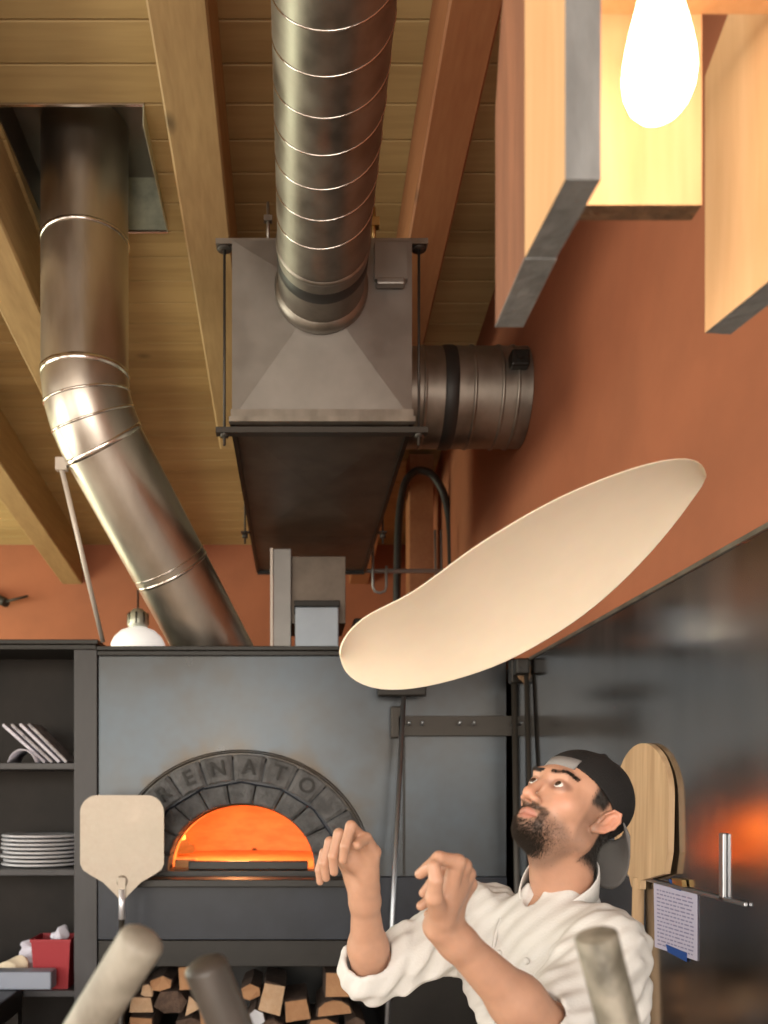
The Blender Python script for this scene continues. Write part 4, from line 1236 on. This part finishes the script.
lo = np.array([-.11, -.125, -.2]); hi = np.array([.11, .14, .145])
lo = np.minimum(lo, nbl - .075); hi = np.maximum(hi, nbl + .075)
hv, hf = surf(f_head, lo, hi, .0022)


def head_attr(v):
    """skin tone from place on the face: stubble, lips, warm nose and ears"""
    n = len(v); c = np.tile(np.array([.50, .27, .178]), (n, 1))
    x, y, z = v[:, 0], v[:, 1], v[:, 2]; ax_ = np.abs(x)
    sst = lambda a, b, q: np.clip((q - a) / (b - a), 0, 1) ** 2 * (3 - 2 * np.clip((q - a) / (b - a), 0, 1))
    red = np.array([.58, .22, .14])
    k = np.clip(sst(.018, .0, np.sqrt(x ** 2 + (y - .112) ** 2 + (z + .018) ** 2) - .004) * .5 + sst(.074, .084, ax_) * .45 + sst(.03, .0, np.sqrt((ax_ - .045) ** 2 + (y - .075) ** 2 + (z + .01) ** 2)) * .35, 0, 1)
    c = c * (1 - k[:, None]) + red * k[:, None]
    # stubble over jaw and upper lip
    jaw = sst(.012, -.012, z + .038 + .6 * np.clip(.055 - y, 0, .1)) * sst(-.01, .03, y + .01) * sst(-.135, -.118, z)
    side = sst(.052, .060, ax_) * sst(-.02, .002, y - .006) * sst(.028, .012, y - .01) * sst(.05, .03, z)
    mous = sst(.003, -.002, np.abs(z + .0350) - .005) * sst(.034, .026, ax_) * sst(.07, .085, y)
    mdown = sst(.004, -.001, np.abs(ax_ - .029) - .005) * sst(-.09, -.08, z) * sst(-.030, -.036, z) * sst(.06, .075, y)
    lip = sst(.0025, -.001, np.sqrt(((z + .0508) / .0110) ** 2 + (x / .0215) ** 2) * .0110 - .0103) * sst(.082, .088, y)
    st = np.clip(np.maximum.reduce([jaw * .66, side * .62, mous, mdown]), 0, 1)
    st = st * (1 - sst(.010, .0, np.sqrt((x * .8) ** 2 + (z + .068) ** 2) - .001) * .0) * (1 - lip)
    dark = np.array([.085, .052, .036])
    c = c * (1 - .82 * st[:, None]) + dark * .82 * st[:, None]
    c = c * (1 - lip[:, None] * .8) + np.array([.34, .125, .095]) * lip[:, None] * .8
    # cropped hair at the back and temples
    # darker lid rims: lash tone and crease shading painted in
    ey = np.sqrt(((ax_ - .031) / .0175) ** 2 + ((z - .0185) / .0095) ** 2) + np.clip(.07 - y, 0, 1) * 50
    ek = sst(1.5, .8, ey) * .7
    c = c * (1 - ek[:, None]) + np.array([.20, .09, .06]) * ek[:, None]
    hr = np.clip(sst(-.030, -.040, y + .15 * z) * sst(-.085, -.06, z) + sst(.0, .012, z - .042 - .3 * np.clip(y, 0, 1)) * sst(.050, .035, y), 0, 1)
    hr = np.maximum(hr, sst(.050, .058, ax_) * sst(.0, .012, z - .012) * sst(.036, .024, y) * sst(-.01, .002, y))
    hr = hr * (1 - sst(.079, .082, ax_) * (z < .034))
    c = c * (1 - hr[:, None]) + np.array([.02, .014, .011]) * hr[:, None]
    return c, st, hr


hc, hst, hhr = head_attr(hv)
hworld = hv @ HR.T + HC


# ---- hands and forearms
def finger(p, pts, rads):
    d = cap(p, pts[0], pts[1], rads[0], rads[1])
    for i in range(1, len(pts) - 1): d = smin(d, cap(p, pts[i], pts[i + 1], rads[i], rads[i + 1]), .003)
    return d


def arm_sdf(elb, wr, hand, thumb, wv, nrm, re=.041, palm_k=.012):
    """elb,wr joints; hand = 4 chains [mcp,pip,dip,tip]; thumb = 4 points; wv wrist side vector; nrm back-of-hand normal"""
    wv, nrm = Vector(wv).normalized(), Vector(nrm).normalized()
    mid = elb.lerp(wr, .32)

    def f(p):
        # forearm: thick near elbow, flattened at the wrist
        d = cap(p, elb, mid, re, re * 1.04)
        d = smin(d, cap(p, mid, wr.lerp(elb, .12), re * .98, .026), .02)
        d = smin(d, cap(p, wr + wv * .010, wr.lerp(hand[0][0], .3) + wv * .008, .0205, .019), .012)
        d = smin(d, cap(p, wr - wv * .010, wr.lerp(hand[3][0], .3) - wv * .008, .0205, .019), .012)
        d = smin(d, cap(p, wr.lerp(elb, .14) + wv * .008, wr + wv * .010, .023, .020), .02)
        d = smin(d, cap(p, wr.lerp(elb, .14) - wv * .008, wr - wv * .010, .023, .020), .02)
        pal = None
        for i, ch in enumerate(hand):
            s = wv * (.014 - .0095 * i)
            e = cap(p, wr.lerp(ch[0], .12) + s, ch[0] - nrm * .002, .0145, .0118)
            pal = e if pal is None else smin(pal, e, palm_k)
        d = smin(d, pal, .012)
        # palm padding on the inner side
        pc_ = (wr + hand[0][0] + hand[3][0] + hand[1][0]) / 4 - nrm * .012
        d = smin(d, sph(p, pc_, .016), .02)
        d = smin(d, cap(p, thumb[0], thumb[1], .0155, .0125), .014)
        d = smin(d, finger(p, thumb[1:], [.0120, .0105, .0090]), .006)
        rr = ([.0108, .0100, .0088, .0078], [.0112, .0103, .0090, .0079], [.0106, .0098, .0086, .0075], [.0094, .0086, .0076, .0067])
        fg = None
        for ch, r in zip(hand, rr):
            e = finger(p, ch, r)
            fg = e if fg is None else smin(fg, e, .0015)
        return smin(d, fg, .0065)
    return f


def H(px, py, Y): return P(px, py, Y)


# his right hand (image left): wrist cocked, fingers drooping over
rh = [[H(362, 838, 1.655), H(351, 826, 1.612), H(345, 846, 1.60), H(343, 860, 1.612)],
      [H(354, 843, 1.675), H(339, 834, 1.635), H(333, 856, 1.625), H(334, 872, 1.637)],
      [H(347, 849, 1.695), H(330, 842, 1.66), H(324, 863, 1.652), H(326, 878, 1.663)],
      [H(341, 856, 1.715), H(324, 853, 1.69), H(319, 870, 1.685), H(320, 882, 1.69)]]
rth = [H(370, 876, 1.70), H(374, 852, 1.665), H(366, 838, 1.635), H(357, 845, 1.61)]
fR = arm_sdf(ERB, WRt, rh, rth, (.55, -.8, .2), (.6, .1, .8), .038)
# his left hand (image right): back of the hand up, fingers folding to the left
lh = [[H(458, 862, 1.300), H(439, 858, 1.285), H(428, 868, 1.29), H(420, 874, 1.30)],
      [H(464, 866, 1.325), H(444, 868, 1.345), H(432, 884, 1.355), H(424, 893, 1.36)],
      [H(468, 874, 1.345), H(449, 882, 1.375), H(433, 897, 1.38), H(421, 906, 1.38)],
      [H(470, 884, 1.365), H(455, 895, 1.395), H(440, 908, 1.40), H(428, 914, 1.40)]]
lth = [H(440, 918, 1.325), H(434, 898, 1.285), H(436, 880, 1.272), H(434, 866, 1.275)]
fL = arm_sdf(ELB, WLf, lh, lth, (-.35, -.9, .1), (.75, -.2, .62), .042, .014)


def bounds(pts, pad):
    a = np.array([tuple(q) for q in pts]); return a.min(0) - pad, a.max(0) + pad


lo, hi = bounds([ERB, WRt] + sum(rh, []) + rth, .06); rv, rf = surf(fR, lo, hi, .0022)
lo, hi = bounds([ELB, WLf] + sum(lh, []) + lth, .06); lv, lf = surf(fL, lo, hi, .0022)


def f_torso(p):
    c1 = NB - Up * .19 + Ft * .02
    d = cap(p, c1 + Lt * .075, c1 - Lt * .075, .105)
    c2 = NB - Up * .45 + Ft * .02
    d = smin(d, cap(p, c2 + Lt * .06, c2 - Lt * .06, .10), .1)
    d = smin(d, cap(p, SLf, SRt, .05), .06)
    d = smin(d, cap(p, NB, NB - Up * .08, .055, .07), .05)
    d = smin(d, cap(p, SLf, ELB, .045, .040), .03)
    d = smin(d, cap(p, SRt, ERB, .045, .041), .03)
    hp = NB - Up * .62 + Ft * .02
    d = smin(d, cap(p, hp + Lt * .07, hp - Lt * .07, .10), .08)
    for s in (-1, 1):
        h0 = hp + Lt * (.085 * s) - Up * .04
        kn = Vector((h0.x, h0.y, .47)) + Ft * .03 + Lt * .02 * s; an = Vector((h0.x, h0.y, .09)) - Ft * .02 + Lt * .03 * s
        d = smin(d, cap(p, h0, kn, .078, .052), .03); d = smin(d, cap(p, kn, an, .050, .035), .02)
    return d


lo = np.array([min(ERB.x, .1) - .08, 1.25, .0]); hi = np.array([.86, 2.15, CZ - .12])
tv, tf_ = surf(f_torso, lo, hi, .012)

# one body mesh
m = MB(); cols = []
for v, f, c in ((hworld, hf, hc), (rv, rf, None), (lv, lf, None), (tv, tf_, None)):
    o_ = len(m.v); m.v += v.tolist(); m.f += (f + o_).tolist(); m.mi += [0] * len(f); m.sm += [True] * len(f)
    if c is None: c = np.tile(np.array([.465, .258, .17]), (len(v), 1))
    cols.append(c)
bmk, bnt, bb_ = new_mat('skin')
bb_.inputs['Roughness'].default_value = .48
bb_.inputs['Subsurface Weight'].default_value = .12
bb_.inputs['Subsurface Radius'].default_value = (.010, .004, .002); bb_.inputs['Subsurface Scale'].default_value = 1
at_ = bnt.nodes.new('ShaderNodeAttribute'); at_.attribute_name = 'tone'
nz = bnt.nodes.new('ShaderNodeTexNoise'); nz.inputs['Scale'].default_value = 45; nz.inputs['Detail'].default_value = 4
mp_ = bnt.nodes.new('ShaderNodeMapRange'); mp_.inputs['To Min'].default_value = .86; mp_.inputs['To Max'].default_value = 1.12
tcc = bnt.nodes.new('ShaderNodeTexCoord'); bnt.links.new(tcc.outputs['Object'], nz.inputs['Vector'])
bnt.links.new(nz.outputs['Fac'], mp_.inputs[0])
mxx = bnt.nodes.new('ShaderNodeMix'); mxx.data_type = 'RGBA'; mxx.blend_type = 'MULTIPLY'; mxx.inputs[0].default_value = 1
bnt.links.new(at_.outputs['Color'], mxx.inputs[6]); bnt.links.new(mp_.outputs[0], mxx.inputs[7]); bnt.links.new(mxx.outputs[2], bb_.inputs['Base Color'])
bpn = bnt.nodes.new('ShaderNodeBump'); bpn.inputs['Strength'].default_value = .12; bpn.inputs['Distance'].default_value = .002
nz2 = bnt.nodes.new('ShaderNodeTexNoise'); nz2.inputs['Scale'].default_value = 260; bnt.links.new(tcc.outputs['Object'], nz2.inputs['Vector'])
bnt.links.new(nz2.outputs['Fac'], bpn.inputs['Height']); bnt.links.new(bpn.outputs[0], bb_.inputs['Normal'])
MT['skin'] = bmk
ob = obj('body', m, 'skin', person)
ca = ob.data.color_attributes.new('tone', 'FLOAT_COLOR', 'POINT')
cc_ = np.concatenate(cols); cc_ = np.concatenate([cc_, np.ones((len(cc_), 1))], 1)
ca.data.foreach_set('color', cc_.astype(np.float32).ravel())


def headpart(name, mb, mt, label=None):
    mb.v = [tuple(hw(v)) for v in mb.v]
    return obj(name, mb, mt, person, label)


# eyes looking up-left
look = Vector((.0, .95, .28)).normalized()
for s in (-1, 1):
    c = Vector((s * .031, .0785, .018)); g = (look + Vector((-.06, 0, 0))).normalized()
    m = MB(); m.lathe(c, [(.0124 * math.sin(a), -.0124 * math.cos(a)) for a in [PI * i / 16 for i in range(17)]], 24, axis=g)
    e = headpart('eye', m, 'eyewhite')
    m = MB(); m.lathe(c, [(0, .0132), (.003, .0130), (.0064, .0114), (.0066, .0104)], 20, axis=g)
    m.v = [tuple(hw(v)) for v in m.v]; obj('iris', m, 'iris', e)


def strands(verts, faces, wgt, nrm_dir, count, L, r, seed):
    g = np.random.default_rng(seed); m = MB()
    tri = faces[:, :3]
    wf = wgt[faces].mean(1); pr = wf / wf.sum()
    a, b, c, d = (verts[faces[:, i]] for i in range(4))
    ids = g.choice(len(faces), count, p=pr)
    nn = np.cross(c - a, d - b); nn /= np.linalg.norm(nn, axis=1)[:, None] + 1e-9
    cen = (a + c) / 2
    out = np.sign(((cen - np.array([0, 0, 0])) * nn).sum(1)); nn *= out[:, None]
    for i in ids:
        u1, u2 = g.random(2)
        p0 = (a[i] * (1 - u1) + b[i] * u1) * (1 - u2) + (d[i] * (1 - u1) + c[i] * u1) * u2
        dr = nn[i] * .55 + np.array(nrm_dir) + g.normal(size=3) * .28
        dr /= np.linalg.norm(dr); l = L * g.uniform(.6, 1.2) * (.5 + .5 * wf[i])
        s1 = np.cross(dr, g.normal(size=3)); s1 /= np.linalg.norm(s1); s2 = np.cross(dr, s1)
        vs = [p0 - dr * .001 + (s1 * math.cos(k) + s2 * math.sin(k)) * r for k in (0, 2.09, 4.19)] + [p0 + dr * l]
        m.add(vs, [(0, 1, 3), (1, 2, 3), (2, 0, 3)])
    return m


x, y, z = hv[:, 0], hv[:, 1], hv[:, 2]
goat = hst * np.clip((y - .02) / .05, 0.03, 1) * np.clip((-.03 - z) / .03, .25, 1)
chin = np.clip((.05 - np.sqrt(x ** 2 + (y - .072) ** 2 + (z + .090) ** 2)) / .03, 0, 1) * (z < -.062)
mst = np.clip((.0052 - np.abs(z + .0355)) / .003, 0, 1) * (np.abs(x) < .031) * (y > .08)
mst = np.maximum(mst, np.clip((.007 - np.abs(np.abs(x) - .029)) / .003, 0, 1) * (z < -.032) * (z > -.08) * (y > .065))
goat = np.maximum(goat, np.maximum(chin, mst * .7))
m = strands(hv, hf, goat ** 1.3, (0, .15, -.75), 6500, .0065, .00030, 3); bd = headpart('beard', m, 'beard')
bd['kind'] = 'stuff'
m = strands(hv, hf, np.clip(chin ** 1.2 + .0, 0, 1), (0, .35, -.7), 4200, .009, .00036, 8); m2 = headpart('chin_beard', m, 'beard'); m2['kind'] = 'stuff'
hairw = hhr * (z < .06)
m = strands(hv, hf, hairw, (0, -.3, -.8), 4500, .009, .0004, 5); hh_ = headpart('hair', m, 'hair'); hh_['kind'] = 'stuff'
# eyebrows
for s in (-1, 1):
    bw = np.clip(1 - np.abs(z - (.0405 + .003 * np.clip((np.abs(x) - .02) / .02, 0, 1) - .25 * np.clip(np.abs(x) - .042, 0, 1))) / .0042, 0, 1) * (y > .05) * (s * x > .009) * (s * x < .050)
    m = strands(hv, hf, bw, (s * .9, .1, .12), 900, .007, .00036, 11 + s); e = headpart('eyebrow', m, 'hair'); e['kind'] = 'stuff'
# upper lashes
# cap, backwards
cb = np.array([0, .078, .068]); cn = np.array([0, -.42, 1.0]); cn /= np.linalg.norm(cn)


def f_cap(p):
    o_ = ell(p, (0, -.020, .050), (.0850, .104, .0825))
    o_ = o_ + .0008 * np.sin(np.arctan2(p[:, 0], p[:, 1] + .02) * 6)
    i_ = -(ell(p, (0, -.020, .050), (.0812, .100, .0787)))
    pl_ = -((p - cb.astype(np.float32)) @ cn.astype(np.float32)) + .018 * np.clip((-.0 - p[:, 1]) / .1, 0, 1) * -1
    d = np.maximum(np.maximum(o_, i_), pl_)
    # the adjuster gap over the forehead
    return smax(d, -ell(p, (0, .10, .066), (.034, .06, .019)), .002)


v, f = surf(f_cap, (-.1, -.14, -.06), (.1, .1, .15), .0024); cp = headpart('cap', mb_from(v, f), 'cap')


def on_cap(al, t_):
    """point on the cap surface at angle al around, raised t_ above the rim plane"""
    q = Vector((math.sin(al), math.cos(al), 0))
    return q


m = MB(); vs, fs = [], []      # strap across the gap
K = 16
for i in range(K + 1):
    al = -.44 + .88 * i / K
    for zz in (-.004, .019):
        yy = .0; xx = .0855 * math.sin(al); z0 = .0625 + zz
        k_ = 1 - ((z0 - .05) / .0825) ** 2 - (xx / .0855) ** 2
        yy = -.02 + .1045 * math.sqrt(max(k_, 0))
        for ofs in (-.002, .0015):
            vs.append((xx, yy + ofs, z0))
for i in range(K):
    a = i * 4; b_ = a + 4
    fs += [(a + 1, b_ + 1, b_ + 3, a + 3), (a, a + 2, b_ + 2, b_), (a, b_, b_ + 1, a + 1), (a + 2, a + 3, b_ + 3, b_ + 2)]
fs += [(0, 1, 3, 2), (K * 4, K * 4 + 2, K * 4 + 3, K * 4 + 1)]
m.add(vs, fs, 0, True); m.v = [tuple(hw(q)) for q in m.v]; obj('strap', m, 'capgrey', cp, 'grey adjuster strap')
# bill hanging down the nape
m = MB(); vs, fs = [], []
K, J = 20, 10
dirb = Vector((0, -.56, -.83)).normalized()
for j in range(J + 1):
    s = j / J
    for i in range(K + 1):
        u_ = -1 + 2 * i / K
        hw_ = .084
        ex = s * .092 * math.sqrt(max(0, 1 - abs(u_ * .98) ** 2.6)) 
        base = Vector((u_ * hw_, -.020 - .104 * math.sqrt(max(0, 1 - (u_ * hw_ / .0900) ** 2)) * .985 + .008, .004 + .018 * u_ * u_))
        p0 = base + dirb * ex + Vector((0, .35, -.9)) * .0
        p0 += Vector((u_ * .35, -.0, .0)) * (.030 * s) + Vector((0, -.35, 0)) * (.02 * s)
        vs.append(p0); vs.append(p0 + Vector((0, .0016, -.0028)))
W2 = (K + 1) * 2
for j in range(J):
    for i in range(K):
        a = j * W2 + i * 2; b_ = a + 2; c_ = a + W2; d_ = c_ + 2
        fs += [(a, b_, d_, c_), (a + 1, c_ + 1, d_ + 1, b_ + 1)]
for j in range(J):
    for i in (0, K):
        a = j * W2 + i * 2; fs.append((a, a + 1, a + W2 + 1, a + W2))
for i in range(K):
    a = J * W2 + i * 2; fs.append((a, a + 1, a + 3, a + 2)); a = i * 2; fs.append((a, a + 2, a + 3, a + 1))
m.add(vs, fs, 0, True); m.v = [tuple(hw(q)) for q in m.v]; obj('bill', m, 'capbill', cp, 'dark grey cap bill')
m = MB(); m.lathe((0, -.02, .139), [(0, .004), (.006, .002), (.007, -.001)], 12); m.v = [tuple(hw(q)) for q in m.v]; obj('cap_button', m, 'cap', cp)

# ---- chef coat
FdL, FdR = (WLf - ELB).normalized(), (WRt - ERB).normalized()
fk = np.random.default_rng(12)


def f_coat(p):
    c1 = NB - Up * .175 + Ft * .025
    d = cap(p, c1 + Lt * .085, c1 - Lt * .085, .120)
    c2 = NB - Up * .42 + Ft * .035
    d = smin(d, cap(p, c2 + Lt * .075, c2 - Lt * .075, .122), .1)
    c3 = NB - Up * .60 + Ft * .03
    d = smin(d, cap(p, c3 + Lt * .085, c3 - Lt * .085, .128), .08)
    d = smin(d, cap(p, SLf + Up * .0, SRt + Up * .0, .057), .06)
    d = smin(d, cap(p, NB + Up * .0, NB - Up * .07, .062, .09), .06)
    # sleeves
    sl_ = cap(p, SLf, SLf.lerp(ELB, .92), .073, .064)
    sr_ = cap(p, SRt, SRt.lerp(ERB, .97), .074, .063)
    q = p - V3(SRt); q2 = p - V3(SLf)
    axr = V3((ERB - SRt).normalized()); axl = V3((ELB - SLf).normalized())
    tr_, tl_ = q @ axr, q2 @ axl
    w1 = p @ V3((3.1, 5.2, -4.0)); w2 = p @ V3((-4.3, 2.7, 6.1))
    sl_ = sl_ + .0032 * np.sin(tl_ * 95 + 2.2 * np.sin(w2 * 4.5) + w1 * 6) + .0018 * np.sin(w2 * 27 + w1 * 19)
    sr_ = sr_ + .0042 * np.sin(tr_ * 80 + 2.5 * np.sin(w1 * 4.2) + w2 * 7) + .002 * np.sin(w1 * 31 + w2 * 15)
    d = smin(d, sl_, .035); d = smin(d, sr_, .035)
    # rolled cuffs continue past the elbow
    for e_, fd, r in ((ELB, FdL, .058), (ERB, FdR, .058)):
        k = cap(p, e_ - fd * .0, e_ + fd * .045, r * 1.03, r)
        k = smax(k, (p - V3(e_ + fd * .045)) @ V3(fd), .008)
        d = smin(d, k, .016)
    # body folds
    fold = .0030 * np.sin(w1 * 11 + 2.0 * np.sin(w2 * 3.1)) + .0018 * np.sin(w2 * 26 + 1.5 * np.sin(w1 * 5)) + .006 * np.exp(-((p - V3(SLf + Ft * .06 - Up * .08)) ** 2).sum(1) / .01) * np.sin((p @ V3((.6, .2, -.8))) * 130)
    d = d + fold
    # openings: forearms, neck, hem
    d = smax(d, -cap(p, ELB + FdL * .012, ELB + FdL * .3, .050), .004)
    d = smax(d, -cap(p, ERB + FdR * .012, ERB + FdR * .3, .046), .004)
    d = smax(d, -cap(p, NB + Up * .03, NB + Up * .3, .061, .10), .006)
    d = smax(d, -cap(p, NB + Up * .05 + Ft * .06, NB - Up * .02 + Ft * .075, .028, .012), .008)
    d = smax(d, (CZ - .93) - p[:, 2], .006)
    return d


pts = [NB + Up * .06, SLf, SRt, ELB, ERB, NB - Up * .74 + Lt * .2, NB - Up * .74 - Lt * .2]
lo, hi = bounds(pts, .14)
v, f = surf(f_coat, lo, hi, .005)
coat = obj('chef_coat', mb_from(v, f), 'shirt', person)
# stand collar, open at the throat
m = MB(); vs, fs = [], []
K = 48; nk = (hw((0, -.03, -.06)) - NB).normalized()
u0 = (Ft - nk * Ft.dot(nk)).normalized(); v0 = nk.cross(u0)
for i in range(K + 1):
    a = math.radians(14) + (2 * PI - math.radians(28)) * i / K
    fr = abs(a - PI) / PI
    for (rr, hh) in ((.074, -.030), (.073, .010), (.071, .024), (.0685, .026), (.068, .02), (.069, -.030)):
        hh2 = hh - (.020 * max(0, fr - .55) / .45 if hh > -.02 else 0)
        k_ = 1.0 + .13 * max(0, math.cos(a))
        hh2 += .036 * (1 - math.cos(a)) / 2 * (hh > -.02)
        vs.append(NB + u0 * (rr * k_ * math.cos(a) + .006) + v0 * (rr * math.sin(a)) + nk * (hh2 + .012 - .012 * max(0, math.cos(a))))
for i in range(K):
    for j in range(6):
        j2 = (j + 1) % 6; fs.append((i * 6 + j, i * 6 + j2, (i + 1) * 6 + j2, (i + 1) * 6 + j))
fs += [tuple(range(6)), tuple(K * 6 + j for j in range(5, -1, -1))]
m.add(vs, fs, 0, True); obj('collar', m, 'shirt', coat)
# double-breasted front edge and knotted buttons, laid on the coat surface
def coat_front(s, z):
    """surface point of the coat at sideways offset s (his left +) and height z"""
    a = NB + Lt * s; a = Vector((a.x, a.y, z)); lo_, hi_ = 0.0, .30
    pts_ = np.array([tuple(a + Ft * (lo_ + (hi_ - lo_) * k / 120)) for k in range(121)], dtype=np.float32)
    dd_ = f_coat(pts_); k = np.where(dd_ < 0)[0]
    return a + Ft * (hi_ * (k[-1] if len(k) else 40) / 120)


m = MB(); vs = []
for i in range(22):
    z = NB.z - .045 - .6 * i / 21
    for s in (-.052, -.046): p_ = coat_front(s, z); vs += [p_ + Ft * .0005, p_ + Ft * .004]
fs = []
for i in range(21):
    a = i * 4; b_ = a + 4; fs += [(a + 1, a + 3, b_ + 3, b_ + 1), (a, b_, b_ + 2, a + 2), (a, a + 1, b_ + 1, b_), (a + 2, b_ + 2, b_ + 3, a + 3)]
m.add(vs, fs, 0, True); obj('front_placket', m, 'shirt', coat)
for z in (.11, .19, .27, .35, .43):
    for s in (-.03, .055):
        p_ = coat_front(s, NB.z - z); m = MB(); m.lathe(p_, [(0, .006), (.005, .0055), (.007, .003), (.007, -.001)], 14, axis=Ft); obj('button', m, 'shirt', coat)

# trousers, shoes
def f_pants(p):
    hp = NB - Up * .64 + Ft * .02
    d = cap(p, hp + Lt * .075, hp - Lt * .075, .112)
    for s in (-1, 1):
        h0 = hp + Lt * (.085 * s) - Up * .03
        kn = Vector((h0.x, h0.y, .47)) + Ft * .03 + Lt * .02 * s; an = Vector((h0.x, h0.y, .09)) - Ft * .02 + Lt * .03 * s
        d = smin(d, cap(p, h0, kn, .098, .070), .03); d = smin(d, cap(p, kn, an, .068, .062), .02)
    d = d + .002 * np.sin(p[:, 2] * 60)
    return np.maximum(d, .05 - p[:, 2])


hp = NB - Up * .64
v, f = surf(f_pants, (hp.x - .3, hp.y - .32, .0), (hp.x + .3, hp.y + .32, hp.z + .16), .009); obj('trousers', mb_from(v, f), 'trouser', person)
for s in (-1, 1):
    h0 = NB - Up * .64 + Ft * .02 + Lt * (.085 * s); an = Vector((h0.x, h0.y, 0)) - Ft * .02 + Lt * .03 * s

    def f_shoe(p):
        d = cap(p, an + Up * .045 - Ft * .03, an + Ft * .16 + Up * .035, .042, .038)
        d = smin(d, cap(p, an + Up * .05, an + Up * .09, .045, .045), .02)
        return smax(d, .001 - p[:, 2], .004)
    v, f = surf(f_shoe, tuple(an + Vector((-.26, -.26, -.02))), tuple(an + Vector((.26, .26, .18))), .006); obj('shoe', mb_from(v, f), 'shoe', person)

# ================================================================ LIGHT
def area(name, loc, rot, sx, sy, power, col, spread=PI):
    l = bpy.data.lights.new(name, 'AREA'); l.shape = 'RECTANGLE'; l.size = sx; l.size_y = sy; l.energy = power; l.color = col; l.spread = spread
    o = bpy.data.objects.new(name, l); o.location = loc; o.rotation_euler = rot; COL.objects.link(o); return o


# daylight from unseen windows; front lamps added, reaching low to light the dough
area('added_front_daylight', (-3.25, -3.9, 1.8), (PI / 2 - .32, 0, 0), 2.2, 2.9, 100, (1.0, .93, .84), 2.3)
area('added_front_daylight', (-.5, -3.9, 1.8), (PI / 2 - .32, 0, 0), 2.3, 2.9, 136, (1.0, .93, .84), 2.3)
area('daylight_side_window', (-4.95, -1.4, 2.0), (0, -PI / 2, 0), 2.1, 3.1, 100, (1.0, .92, .80))
area('daylight_side_window', (-4.95, 2.6, 2.0), (0, -PI / 2, 0), 2.1, 3.1, 150, (1.0, .94, .78))
area('daylight_side_window', (-4.95, 6.3, 2.0), (0, -PI / 2, 0), 2.1, 2.5, 150, (.95, 1.0, .70))


def point(name, loc, power, col, r=.05):
    l = bpy.data.lights.new(name, 'POINT'); l.energy = power; l.color = col; l.shadow_soft_size = r
    o = bpy.data.objects.new(name, l); o.location = loc; COL.objects.link(o)


point('fire_glow', (MX - .05, OY + .42, MZ + .34), 30, (1.0, .40, .15), .035)
point('enamel_lamp_bulb', lc + Vector((0, 0, -.03)), 12, (1, .85, .6), .05)

w = bpy.data.worlds.new('daylight'); SC.world = w; w.use_nodes = True
bg = w.node_tree.nodes['Background']
sky = w.node_tree.nodes.new('ShaderNodeTexSky'); sky.sky_type = 'NISHITA'; sky.sun_disc = False; sky.sun_elevation = math.radians(35); sky.sun_rotation = math.radians(200)
w.node_tree.links.new(sky.outputs[0], bg.inputs[0]); bg.inputs[1].default_value = .35

# ================================================================ CAMERA
cd = bpy.data.cameras.new('camera'); cam = bpy.data.objects.new('camera', cd); COL.objects.link(cam)
cam.location = (0, 0, CZ); cam.rotation_euler = (PI / 2, 0, 0)
cd.sensor_fit = 'HORIZONTAL'; cd.sensor_width = 36; cd.lens = FPX / 768 * 36
cd.shift_x = (384 - VX) / 768; cd.shift_y = (VY - 512) / 768
cd.clip_start = .02
cd.dof.use_dof = True; cd.dof.focus_distance = 2.1; cd.dof.aperture_fstop = 5.6
SC.camera = cam
SC.view_settings.view_transform = 'Standard'; SC.view_settings.look = 'None'
SC.view_settings.exposure = 0.0; SC.view_settings.gamma = 1.0; SC.view_settings.use_curve_mapping = False
